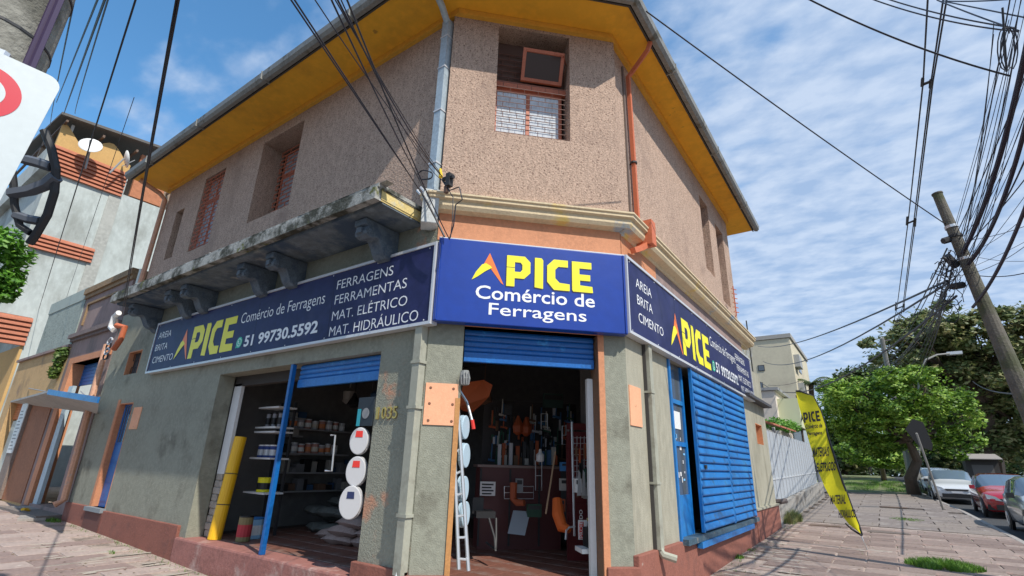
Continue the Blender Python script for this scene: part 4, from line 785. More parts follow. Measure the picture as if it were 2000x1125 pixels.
# wire rack right
t = thing('wire_display', 'wire display stand of tools in front of red slatwall at the right of the doorway', 'display', dpt(1142, 1040, 1.0)); a = dpt(1120, 1060, 1.3); c = dpt(1172, 850, 1.3)
MB().fbox(FD, (a.x + a.y) * q, (c.x + c.y) * q, -1.65, -1.6, .3, c.z).build('slatwall', mat('slat_red', (.14, .02, .022), .45), t)
for k in range(14): z = .45 + k * .13; MB().fbox(FD, (a.x + a.y) * q, (c.x + c.y) * q, -1.6, -1.585, z, z + .1).build('slat', mat('slat_red', (1, 0, 0)), t)
b = MB()
for k in range(7): b.tube([dpt(1120 + k * 7, 852, 1.2), dpt(1120 + k * 7, 960, 1.2)], .005, 4)
for k in range(10): b.tube([dpt(1120, 855 + k * 11, 1.2), dpt(1162, 855 + k * 11, 1.2)], .005, 4)
b.build('wire_grid', alu, t)
for i in range(30):
    x = rr.uniform(1122, 1158); y = rr.uniform(860, 960); h_ = rr.uniform(10, 30)
    nm_, mm = rr.choice(pal); goods(dbox(x, y, x + rr.uniform(2, 6), y + h_, 1.1, .03, mm, None, 'hanging_tool'), nm_, 'tool', 'of the wire display stand', x, y, 1122, 1158, 860, 960)
for i in range(4):
    x = 1127 + i * 9; tag(MB().prism([(-.03, 0), (.03, 0), (.02, .3), (-.005, .34)], lambda u, v, d: dpt(x + 4, 968, .95) + Vector((q * u, q * u, v)) + Vector((q, -q, 0)) * d, .01).build('trowel', alu), ('leftmost', 'second', 'third', 'rightmost')[i] + ' bright steel trowel of the row low on the wire display', 'trowel', 'row of steel trowels')
t = thing('warning_sign', 'red and white warning notice leaning at the foot of the red slatwall', 'sign', dpt(1138, 1055, .8)); dbox(1130, 1016, 1146, 1054, .8, .01, white, t, 'plate'); dbox(1132, 1019, 1139.5, 1052, .796, .004, redl, t, 'band')
a = dpt(1138, 1050, .79); text('PROIBIDO', lambda u, v: a + Vector((0, 0, u)) - Vector((q, q, 0)) * v + Vector((q, -q, 0)) * .012, 0, .34, 0, .045, white, t)
t = thing('warning_sign', 'yellow topped white notice leaning right of the red and white one', 'sign', dpt(1155, 1055, .85)); dbox(1147, 1012, 1160, 1050, .85, .01, white, t, 'plate'); dbox(1147, 1012, 1160, 1018, .846, .004, mat('yel_band', (.8, .6, .02)), t, 'band'); dbox(1150, 1024, 1156, 1046, .846, .004, dark, t, 'print')
tag(dbox(1148, 1032, 1163, 1072, .45, .2, black, None, 'black_case'), 'black case standing on the white shelf at the right jamb', 'case')
tag(dbox(1137, 1073, 1168, 1082, .35, .3, white, None, 'low_shelf'), 'low white shelf at the foot of the right door jamb', 'shelf')
# ------------------------------------------------------------------ neighbouring low houses on the left
H = thing('low_house', 'mauve single storey house with orange framed doorway left of the shop', 'building', (-15, 2, 0))
wall('facade', FL, -16.6, -13.1, -.3, 6.15, [(-16.0, -13.9, .3, 3.95)], mauve, H, .3)
MB().fbox(FL, -16.65, -13.07, -.3, .10, 6.1, 6.28).fbox(FL, -16.65, -13.07, -.3, .05, 5.98, 6.1).build('parapet_cornice', mat('brown_cornice', (.30, .20, .11), .9, .3, 3), H)
MB().fbox(FL, -16.65, -13.07, 0, .14, 4.72, 4.84).fbox(FL, -16.65, -13.07, 0, .07, 4.64, 4.72).build('string_course', mat('mauve_dark', (.20, .155, .145), .9, .3, 3), H)
MB().fbox(FL, -16.2, -14.0, 0, .05, 5.72, 5.78).fbox(FL, -16.2, -16.14, 0, .05, 5.1, 5.72).build('panel_moulding', mat('brown_cornice', (1, 1, 1)), H)
MB().fbox(FL, -16.25, -15.9, -.3, .03, .25, 3.95).fbox(FL, -16.25, -13.12, -.3, .03, 3.95, 4.12).build('door_surround', orng, H)
for k in range(6): MB().fbox(FL, -15.9, -13.9, -.3, -.26, 3.35 + k * .1, 3.44 + k * .1).build('shutter_slat', blue, H)
MB().fbox(FL, -15.75, -15.4, -.10, -.02, .25, 3.3).build('door_leaf', mat('pale_blue_leaf', (.45, .55, .60), .6, .15, 3), H)
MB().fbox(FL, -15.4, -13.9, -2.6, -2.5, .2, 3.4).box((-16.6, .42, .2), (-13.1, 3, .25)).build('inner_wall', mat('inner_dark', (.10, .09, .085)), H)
tag(MB().fbox(FL, -14.8, -14.2, -1.2, -.9, .25, 1.7).build('cabinet', black), 'black cabinet standing inside the orange framed doorway', 'cabinet')
MB().box((-16.6, .42, -.3), (-13.1, 9, -.2)).box((-16.6, .42, 5.6), (-13.1, 9, 5.7)).box((-16.6, 8.9, -.2), (-13.1, 9, 5.6)).build('flat_roof', rsteel, H)
MB().fbox(FL, -16.25, -13.1, .0, .5, -.3, .22).build('door_step', mat('grey_step', (.2, .17, .15), .9, .2, 4), H)
t = thing('awning', 'flat grey awning with blue edge over the neighbouring shopfronts', 'awning', FL(-17, .5, 3.0))
aw = [ony(20, 786, .1), ony(190, 808, .1), ony(194, 782, -1.0), ony(96, 766, -1.0)]; print('aw', [tuple(round(k, 2) for k in a) for a in aw])
UPV = Vector((0, 0, .05)); b = MB(); b.add(aw + [a + UPV for a in aw], [(3, 2, 1, 0), (4, 5, 6, 7), (0, 1, 5, 4), (1, 2, 6, 5), (2, 3, 7, 6), (3, 0, 4, 7)]); b.build('canopy_sheet', mat('awning_grey', (.42, .41, .38), .8, .2, 2), t)
OW = Vector((0, -.03, 0)); b = MB(); b.add([aw[3] - UPV, aw[2] - UPV, aw[2] + OW - UPV, aw[3] + OW - UPV, aw[3] + UPV * 1.2, aw[2] + UPV * 1.2, aw[2] + OW + UPV * 1.2, aw[3] + OW + UPV * 1.2], [(3, 2, 1, 0), (4, 5, 6, 7), (0, 1, 5, 4), (1, 2, 6, 5), (2, 3, 7, 6), (3, 0, 4, 7)]); b.build('edge_strip', blue2, t)
for f in (.2, .8): MB().tube([aw[0].lerp(aw[1], f) + Vector((0, 0, .5)), aw[3].lerp(aw[2], f)], .015, 5).build('stay', mat('stay_grey', (.3, .3, .3)), t)
H1 = thing('low_house', 'tan house with rough green upper wall beyond the awning', 'building', (-19, 2, 0))
wall('facade', FL, -22.0, -16.6, -.3, 4.55, [(-21.3, -19.2, .3, 3.1), (-18.2, -16.9, .3, 3.1)], tan, H1, .3)
MB().fbox(FL, -21.3, -19.2, -.26, -.2, 2.55, 3.1).build('orange_blind', mat('orange_slat', (.6, .22, .08)), H1)
for k in range(7): MB().fbox(FL, -21.3, -19.2, -.2, -.18, 2.57 + k * .075, 2.62 + k * .075).build('blind_slat', mat('orange_slat', (1, 0, 0)), H1)
MB().fbox(FL, -20.2, -16.65, -.25, .012, 4.56, 6.35).build('green_wall', greenw, H1); MB().fbox(FL, -20.25, -16.62, -.28, .03, 6.0, 6.38).build('green_band', mat('green_band', (.38, .44, .40), .9, .1, 2), H1)
MB().fbox(FL, -22.05, -16.6, 0, .08, 4.5, 4.58).build('ledge', mauve, H1)
for (a, c) in ((-21.2, -20.5), (-20.45, -19.9)): MB().fbox(FL, a, c, -.25, -.2, .3, 2.5).build('shop_door', mat('door_pale', (.50, .58, .55), .5, .2, 3), H1)
MB().fbox(FL, -19.85, -19.25, -.25, -.2, .3, 2.5).build('window_pane', glass, H1)
MB().fbox(FL, -19.2, -18.5, .0, .1, .25, 3.0).build('pilaster', mat('grey_pilaster', (.24, .19, .16), .9, .2, 3), H1)
MB().fbox(FL, -19.15, -18.55, .102, .12, 1.5, 2.95).build('notice_board', white, H1)
for k in range(12): MB().fbox(FL, -19.05, -18.65 - (k % 3) * .08, .12, .123, 1.6 + k * .1, 1.63 + k * .1).build('print', shelfm, H1)
MB().fbox(FL, -18.5, -16.6, -.28, .02, .25, 3.1).build('orange_wall', mat('deep_orange', (.33, .14, .07), .8, .2, 2), H1)
MB().box((-22, .42, 4.2), (-16.6, 9, 4.3)).box((-22, 8.9, -.3), (-16.6, 9, 4.2)).build('flat_roof', rsteel, H1)
MB().box((-26, .9, 6.3), (-20.2, 1.2, 6.4)).build('lean_to_roof', terra, H1) if False else None
# plants growing on the parapet handled later. White tower with terracotta bands
T = thing('white_apartment_block', 'stained white apartment block with terracotta tile bands and satellite dishes', 'building', (-30, 4, 0))
XT = -24.0
def tp(px, py): return onx(px, py, XT)
ftop = tp(245, 345); 
MB().box((-36, .4, 0), (XT, 13, 12.75)).box((-36, -.9, 12.75), (XT, 1.95, 13.8)).box((-36, -.6, 6.5), (XT, .4, 12.75)).build('side_wall', wallw, T)
zt = 12.7
def band(pxs, name='tile_band'):
    a, c = tp(*pxs[0]), tp(*pxs[1]); z0 = min(tp(*pxs[2]).z, tp(*pxs[3]).z); z1 = max(a.z, c.z); y0, y1 = a.y, c.y; nrow = max(4, int((z1 - z0) / .16)); h = (z1 - z0) / nrow
    for i in range(nrow):
        z = z0 + i * h
        MB().prism([(0, 0), (.13, 0), (.11, h * .35), (.03, h * .98), (0, h * .98)], lambda n_, v, t_: Vector((XT + n_, y0 + t_, z + v)), y1 - y0).build('tile_course', terra, T)
    return y0, y1, z0, z1
i1 = band([(108, 282), (248, 345), (110, 340), (235, 383)])
i2 = band([(65, 452), (185, 487), (55, 482), (175, 512)])
i3 = band([(-60, 600), (65, 622), (-60, 660), (55, 668)])
print('tower', i1, i2, i3, zt, tuple(tp(330, 400)), tuple(tp(245, 260)))
yL, yR = i1[0], i1[1]
# yellow parapet, roof terrace, roof
b = MB(); n = 16; zb = i1[3]
pts = [(yL + (yR - yL) * k / n, zb + .75 + .35 * math.cos(k / n * 2 * math.pi * 1.5)) for k in range(n + 1)]
b.prism([(yL, zb - .05)] + pts[::1] + [(yR, zb - .05)], lambda y, z, t_: Vector((XT + .02 - t_, y, z)), .2); b.build('wavy_parapet', yelw, T)
r1 = onx(122, 218, XT + .5); r2 = onx(325, 284, XT + .5); zr = min(r1.z, r2.z)
MB().add([(XT + .5, r1.y, r1.z - .12), (XT + .5, r2.y + 1, r2.z - .12), (XT - 8, r2.y + 1, r2.z + .6), (XT - 8, r1.y, r1.z + .6), (XT + .5, r1.y, r1.z), (XT + .5, r2.y + 1, r2.z), (XT - 8, r2.y + 1, r2.z + .75), (XT - 8, r1.y, r1.z + .75)], [(3, 2, 1, 0), (4, 5, 6, 7), (0, 1, 5, 4), (1, 2, 6, 5), (2, 3, 7, 6), (3, 0, 4, 7)]).build('sheet_roof', rsteel, T)
for k in range(9): y = yL + k * 1.3; MB().box((XT - 8, y, zr - .3), (XT + .4, y + .08, zr - .18)).build('rafter', mat('rafter_brown', (.16, .10, .07)), T)
MB().box((XT - .2, yR + .3, zb - 1.0), (XT - .02, r2.y + .6, zr - .1)).build('brick_wall', mat('bare_brick', (.50, .20, .10), .9, .3, 8, .4, 12), T)
MB().box((XT - .25, yL + .3, zb), (XT - .15, yL + .4, zr - .05)).build('white_post', white, T)
MB().box((XT - 3.2, yL, zb), (XT - 3, yR + 4, zr + .1)).build('terrace_wall', mat('terrace_brown', (.30, .22, .16), .9, .2, 1), T)  # plain brown wall at the back of the terrace
MB().box((XT + .0, tp(175, 487).y + .05, zt - 12 if zt > 12 else 0), (XT + .04, tp(175, 487).y + .5, zt)).build('pilaster_strip', mat('grey_strip', (.42, .42, .38), .9, .2, 1), T)
MB().box((-36, .35, i3[2] - 6), (XT + .02, i3[1], i3[2])).build('yellow_wall', yelw, T)
def dish(p, r, d, label, par):
    t_ = thing('satellite_dish', label, 'satellite dish', p); MB().lathe(p, [(.02, 0), (r * .5, .05 * r), (r, .22 * r), (r, .25 * r), (r * .5, .08 * r), (.02, .03 * r)], 20, d).build('dish', white, t_, smooth=True)
    dv = Vector(d).normalized(); MB().tube([Vector(p) - dv * .02, Vector(p) - dv * .35 - Vector((0, 0, .8))], .04, 6).build('mast', mat('stay_grey', (.3, .3, .3)), t_); MB().tube([Vector(p) + Vector((0, 0, -r)), Vector(p) + dv * r], .02, 5).build('feed_arm', mat('stay_grey', (.3, .3, .3)), t_)
dp = onx(177, 287, XT + .6); dr_ = (CAM - dp).length * 14 / F
dish(dp, dr_, (.8, -.35, .3), 'white round satellite dish in the middle of the terrace parapet', T)
dp = onx(243, 310, XT + .6); dish(dp, dr_ * .95, (.1, .95, .3), 'satellite dish seen edge on at the right end of the terrace', T)
# ------------------------------------------------------------------ right hand background
AX_ = thing('beige_apartment_block', 'tall plain beige apartment block behind the fence', 'building', (-8, 50, 1))
a = P(1455, 662, 52); c = P(1540, 657, 52); zt = c.z
def rectb(px0, px1, pyt, d, depth, name, m, par, zb=0):
    a_ = P(px0, pyt, d); c_ = P(px1, pyt, d); MB().box((a_.x, c_.y, zb), (c_.x, c_.y + depth, (a_.z + c_.z) / 2)).build(name, m, par); return a_, c_
rectb(1420, 1541, 658, 50, 14, 'front_wall', beige, AX_)
a_, c_ = P(1420, 658, 50), P(1541, 658, 50)
MB().box((a_.x - .1, c_.y - .12, c_.z - .05), (c_.x + .15, c_.y + 14, c_.z + .35)).build('parapet', mat('grey_parapet', (.35, .33, .30)), AX_)
for (px, py) in ((1487, 719), (1484, 753)): p = ony(px, py, c_.y); wf = MB().box((p.x - .3, c_.y - .05, p.z - .3), (p.x + .3, c_.y + .02, p.z + .3)).build('window', dark, AX_); MB().box((p.x - .24, c_.y - .06, p.z - .24), (p.x + .24, c_.y - .052, p.z + .24)).build('pane', glass, wf)
for k in range(5):
    z = c_.z - 2.2 - k * 2.8; MB().box((c_.x, c_.y + 1, z - .6), (c_.x + .5, c_.y + 3, z + .6)).build('balcony', mat('balcony_grey', (.35, .36, .36)), AX_); MB().box((c_.x + .01, c_.y + 4, z - .6), (c_.x + .06, c_.y + 6, z + .8)).build('window', glass, AX_)
t = thing('grey_tower_block', 'distant grey tower peeping behind the beige block', 'building', (0, 80, 1)); rectb(1541, 1562, 700, 80, 10, 'walls', mat('far_grey', (.42, .45, .48), .8), t)
for k in range(6):
    p = P(1546, 712 + k * 12, 79.9); MB().box((p.x, p.y - .2, p.z - .6), (p.x + 1.0, p.y, p.z + .5)).build('window', glass, t)
t = thing('pale_house', 'pale two storey house with small balcony behind the grey fence', 'building', (-3, 30, .5)); a_, c_ = rectb(1470, 1512, 762, 27, 5, 'walls', palew, t)
MB().box((c_.x, c_.y + .5, c_.z - 1.9), (c_.x + 1.0, c_.y + 3, c_.z - .4)).build('balcony', mat('greenish_cream', (.62, .64, .42)), t); MB().box((a_.x, c_.y - .1, c_.z), (c_.x + .2, c_.y + 5, c_.z + .15)).build('roof_edge', mat('stay_grey', (.3, .3, .3)), t)
MB().box((c_.x - 1.2, c_.y - .04, c_.z - 3.4), (c_.x - .6, c_.y + .02, c_.z - 2.2)).build('window', glass, t)
t = thing('blue_grey_house', 'narrow blue grey building right of the pale house', 'building', (-1, 36, .5)); rectb(1510, 1555, 778, 36, 5, 'walls', mat('blue_grey_wall', (.36, .42, .47), .8, .1, 1), t)
for k in range(3): p = P(1530, 800 + k * 25, 35.9); MB().box((p.x, p.y - .2, p.z - .5), (p.x + .7, p.y, p.z + .4)).build('window', glass, t)
# fence with retaining wall
t = thing('panel_fence', 'long grey sheet metal fence on a low wall beyond the shop', 'fence', (-.3, 18, .5))
FF = frame((-.32, 0, 0), (0, 1, 0), (1, 0, 0))
ft = lambda y: 2.78 + (y - 12) * .010; fb = lambda y: .72 + (y - 12) * .035
for i in range(19):
    y0 = 12.12 + i * .68; y1 = y0 + .68
    if y0 > 25: break
    MB().add([FF(u, n, z) for (u, z) in ((y0, fb(y0)), (y1, fb(y1)), (y1, ft(y1)), (y0, ft(y0))) for n in (0, .02)], [(0, 2, 4, 6), (7, 5, 3, 1), (0, 1, 3, 2), (4, 5, 7, 6)]).build('fence_panel', fencem, t)
    MB().fbox(FF, y0 - .02, y0 + .02, .02, .05, fb(y0), ft(y0) + .02).build('fence_post', mat('pale_steel', (.5, .52, .54), .5), t)
    MB().add([FF(u, n, z) for n in (.021, .04) for (u, z) in ((y0 + .02, 1.35 + .02 * (y0 - 12)), (y1 - .02, 1.35 + .02 * (y1 - 12)), (y1 - .02, 1.39 + .02 * (y1 - 12)), (y0 + .02, 1.39 + .02 * (y0 - 12)))], [(0, 1, 2, 3), (4, 5, 6, 7), (0, 4, 5, 1), (3, 2, 6, 7)]).build('rail', mat('pale_steel', (1, 1, 1)), t)
MB().add([(x, y, z) for (y, z) in ((12.05, fb(12) - .02), (26, fb(26) - .02)) for x in (-.45, -.15)] + [(x, y, -.2) for y in (12.05, 26) for x in (-.45, -.15)], [(0, 1, 3, 2), (0, 4, 5, 1), (1, 5, 7, 3), (3, 7, 6, 2), (2, 6, 4, 0)]).build('base_wall', mat('stained_concrete', (.33, .31, .28), .95, .3, 3, .5, 30, stain=(.15, .13, .11), st=(2, .5, .65)), t)
t = thing('dark_gate', 'dark grey gate and post at the far end of the pale fence', 'gate', (-.3, 27, 1)); MB().box((-.36, 26.1, .7), (-.3, 31, 3.0)).build('gate_leaf', mat('gate_grey', (.16, .17, .19), .6), t)
for k in range(16): MB().box((-.30, 26.2 + k * .3, .7), (-.27, 26.25 + k * .3, 3.0)).build('bar', mat('gate_bar', (.3, .31, .33)), t)
t = thing('tiled_gate_roof', 'small terracotta tiled gate roof above the grey fence', 'roof', (-.7, 17, 2.9))
p0 = onx(1503, 840, -.5); p1 = onx(1522, 832, -.9); p2 = onx(1570, 850, -.5)
for i in range(16):
    f0 = i / 16; f1 = (i + .92) / 16
    lo = Vector((-.25, 13.4 + f0 * 6.0, 3.02)); 
    zc_ = 3.35 + (.22 if 0 else 0)
    MB().prism([(0, 0), (.9, .28), (.9, .33), (0, .05)], lambda u, v, d: Vector((-.15 - u, 13.6 + f0 * 5.2 + d, 3.0 + .02 * (f0 * 5.2) + v)), .3).build('roof_tile', terra, t)
MB().box((-1.0, 13.5, .5), (-.9, 13.6, 3.2)).box((-1.0, 18.8, .5), (-.9, 18.9, 3.3)).build('post', white, t)
# far wall to close the vista
far = mat('far_haze_green', (.05, .07, .03), .95, .5, .8)
# ------------------------------------------------------------------ feather banner
YB = 9.15
t = thing('feather_banner', 'yellow feather banner with black lettering planted in the pavement', 'banner', G(1695, 1075))
bp = lambda px, py: ony(px, py, YB)
outl = [(1554, 764), (1572, 765), (1588, 775), (1600, 796), (1609, 825), (1617, 860), (1626, 900), (1637, 940), (1650, 980), (1664, 1015), (1684, 1045), (1660, 1030), (1640, 1000), (1620, 968), (1607, 938), (1596, 905), (1584, 870), (1573, 835), (1563, 800)]
yb = mat('banner_yellow', (.80, .72, .01), .6, .06, 3)
def strip(pairs, fn_, m, name, par, th=.004):
    b_ = MB(); n_ = len(pairs); V = []
    for (l, r_) in pairs: V += [fn_(*l), fn_(*r_)]
    b_.add(V, [(2 * i, 2 * i + 1, 2 * i + 3, 2 * i + 2) for i in range(n_ - 1)]); o_ = b_.build(name, m, par, fix=False); s_ = o_.modifiers.new('s', 'SOLIDIFY'); s_.thickness = th; return o_
left = [(1554, 764), (1558, 785), (1566, 815), (1573, 838), (1581, 865), (1590, 893), (1600, 925), (1611, 952), (1625, 978), (1641, 1003), (1658, 1024), (1676, 1038)]
right = [(1562, 763.5), (1588, 774), (1603, 803), (1611, 828), (1618, 855), (1627, 883), (1637, 915), (1647, 945), (1657, 972), (1667, 1000), (1676, 1022), (1683, 1043)]
wav = lambda i: .05 * math.sin(i * 1.1)
b = MB(); V = []; NS = 6
for i, (l, r_) in enumerate(zip(left, right)):
    for k in range(NS + 1):
        f = k / NS; pt = bp(l[0] + (r_[0] - l[0]) * f, l[1] + (r_[1] - l[1]) * f); pt.y += .03 * math.sin(i * .9 + f * 3); V.append(pt)
b.add(V, [(i * (NS + 1) + k, i * (NS + 1) + k + 1, (i + 1) * (NS + 1) + k + 1, (i + 1) * (NS + 1) + k) for i in range(len(left) - 1) for k in range(NS)])
o = b.build('cloth', yb, t, smooth=True, fix=False)
edge = [bp(x, y) + Vector((0, .01, 0)) for x, y in [(1554, 764)] + right[0:]] + [bp(1682, 1046)]
MB().tube(edge, .022, 6).build('sleeve', black, t); MB().tube([bp(1681, 1043), bp(1686, 1056), G(1695, 1075)], .012, 6).build('pole', alu, t)
MB().tube([bp(1651, 1022) , bp(1664, 1034), bp(1683, 1046)], .02, 5).build('hem', black, t)
YF = YB - .07
def btext(s, px0, px1, py0, py1, tilt=0):
    a_ = ony(px0, py1, YF); c_ = ony(px1, py1 + tilt, YF); d_ = ony(px0, py0, YF)
    text(s, lambda u, v: a_ + (c_ - a_) * u + (d_ - a_) * v, 0, 1, 0, 1, black, t, bold=.03)
a_ = ony(1571, 826, YF); c_ = ony(1603, 822, YF); d_ = ony(1568, 806, YF)
pice(lambda u, v: a_ + (c_ - a_) * u + (d_ - a_) * v, [(0, .27), (.32, .42), (.47, .7), (.75, 1)], 0, 1, black, t)
a2_ = ony(1564, 829, YF); logoA(lambda u, v: a2_ + (c_ - a_) * u + (d_ - a_) * v, 0, .26, 0, 1, t, black, black)
btext('Comércio de', 1573, 1606, 829, 838, -3); btext('Ferragens', 1577, 1606, 843, 853, -2)
btext('MATERIAIS', 1587, 1619, 874, 893, -2); btext('ELÉTRICOS', 1595, 1632, 900, 922, -3); btext('MATERIAL', 1622, 1652, 967, 985, -1); btext('HIDRÁULICO', 1638, 1671, 992, 1012, -1)
# leaning post with dark panel built in place of a dark shade
t = thing('leaning_shade_panel', 'dark panel in place of a dark shade on a slanting pale post beneath the green street tree', 'sign', G(1843, 997)); g0 = G(1843, 997); dd = (g0 - CAM).dot(Vector((-AX[0][2], -AX[1][2], -AX[2][2])))
MB().tube([g0, P(1790, 846, dd)], .035, 8).build('post', mat('pale_post', (.27, .26, .24)), t)
b = MB(); pts = [P(1768, 838, dd + .2), P(1782, 818, dd + .2), P(1803, 825, dd + .2), P(1822, 868, dd + .2), P(1820, 880, dd + .2), P(1795, 872, dd + .2)]
b.add(pts + [p + Vector((0, .08, 0)) for p in pts], [tuple(range(6)), tuple(range(11, 5, -1))] + [(i, i + 6, (i + 1) % 6 + 6, (i + 1) % 6) for i in range(6)]); b.build('board', mat('shade_dark', (.02, .022, .025), .8), t)
# pavement debris
def flatstone(px, py, w, d, rot, h, m, name, label, cat, z=0):
    g = G(px, py); ca, sa = math.cos(rot), math.sin(rot); pts = [(-w / 2, -d / 2), (w / 2, -d / 2 * .9), (w / 2 * .94, d / 2), (-w / 2 * .9, d / 2 * .95)]
    o_ = MB().prism([(g.x + x * ca - y * sa, g.y + x * sa + y * ca) for x, y in pts], lambda a, c, t_: Vector((a, c, gz(a, c) + .004 + t_ + z)), h).build(name, m, None, bevel=.006); return tag(o_, label, cat)
flatstone(60, 998, .9, .45, .2, .07, kerbm, 'loose_slab', 'loose grey slab on the far left pavement by the neighbours step', 'slab')
flatstone(62, 1016, .7, .5, -.3, .06, kerbm, 'loose_slab', 'pale loose slab lying in front of the neighbours step', 'slab')
flatstone(1612, 1029, .75, .3, .1, .03, mat('cover_brown', (.18, .13, .1), .9, .3, 5), 'cover_plate', 'broken brown utility cover near the grey paving', 'cover')
flatstone(1745, 992, .9, .35, .0, .03, mat('cover_brown', (1, 1, 1)), 'cover_plate', 'small brown utility cover far along the pavement', 'cover')
flatstone(1735, 1042, .9, .35, .05, .02, mat('cover_grey', (.15, .12, .1), .9, .3, 5), 'cover_plate', 'dark framed utility cover right of the banner pole', 'cover')
t = thing('yellow_rag', 'crumpled yellow rag on the step of the neighbouring doorway', 'rag', (-14.6, -.25, .22)); b = MB(); rr = random.Random(2)
for k in range(9): b.add([(-14.8 + k * .06 + rr.uniform(-.05, .05), -.25 + rr.uniform(-.08, .08), .22 + rr.uniform(0, .08)) for _ in range(4)], [(0, 1, 2), (0, 2, 3), (0, 1, 3), (1, 2, 3)])
b.build('cloth', yplas, t)
# pale cement smears near the right wall and left pavement
rr = random.Random(8); b = MB()
def smear(gx, gy, w, d, rr):
    n_ = 11; pts = []
    for k in range(n_):
        a = 2 * math.pi * k / n_; r_ = rr.uniform(.55, 1.1); pts.append((gx + w * r_ * math.cos(a), gy + d * r_ * math.sin(a)))
    b.prism(pts, lambda x, y, t_: Vector((x, y, gz(x, y) + .010 + t_)), .006)
for k in range(30):
    gx = rr.uniform(.05, 1.0) ** 1.3; gy = rr.uniform(5.0, 9.2); smear(gx, gy, rr.uniform(.08, .36), rr.uniform(.02, .05), rr)
for k in range(7): smear(1.9 + rr.uniform(-.4, .5), 9.15 + rr.uniform(-.2, .2), rr.uniform(.05, .22), rr.uniform(.02, .05), rr)
for k in range(26): smear(rr.uniform(-10, -5), rr.uniform(-1.2, -.1), rr.uniform(.02, .05), rr.uniform(.10, .42), rr)
o = b.build('cement_smears', mat('cement_pale', (.44, .39, .33), .95, .2, 6, .4, 40)); o['kind'] = 'stuff'; tag(o, 'pale cement smears on the paving beside the shop walls', 'cement')
rr = random.Random(55); b = MB()
for k in range(420):
    x, y = (rr.uniform(0.0, 4.6), rr.uniform(5, 26)) if k % 3 else (rr.uniform(-14, -5), rr.uniform(-2.6, -.05)); s_ = rr.uniform(.012, .035); a = rr.uniform(0, 6.28); z = gz(x, y) + .014
    if k % 4 == 0: x = .0 + abs(rr.gauss(0, .15)) if k % 3 else x
    b.add([(x + s_ * math.cos(a), y + s_ * math.sin(a), z), (x - s_ * .5 * math.sin(a), y + s_ * .5 * math.cos(a), z + .008), (x - s_ * math.cos(a), y - s_ * math.sin(a), z), (x + s_ * .5 * math.sin(a), y - s_ * .5 * math.cos(a), z + .004)], [(0, 1, 2, 3)])
o = b.build('leaf_litter', mat('dry_leaf', (.16, .11, .05), .9, .4, 3), None, fix=False); tag(o, 'dry leaf litter and grit scattered over the pavements', 'litter', None, 'stuff')
b = MB()
for k in range(700):
    if k % 2: y = 5 + .46 * rr.randint(0, 18) - 0.0; x = rr.uniform(.0, 4.5); x = x if rr.random() < .4 else abs(rr.gauss(0, .12))
    else: x = rr.uniform(-12, -5); y = -abs(rr.gauss(0, .07))
    z = gz(x, y); h = rr.uniform(.015, .06); w_ = .004; a = rr.uniform(0, 6.28); b.add([(x - w_ * math.cos(a), y - w_ * math.sin(a), z), (x + w_ * math.cos(a), y + w_ * math.sin(a), z), (x + rr.uniform(-.03, .03), y + rr.uniform(-.03, .03), z + h)], [(0, 1, 2)])
o = b.build('joint_weeds', grassM, None, fix=False); tag(o, 'sparse weeds sprouting from the paving joints and wall foot', 'weeds', None, 'stuff')
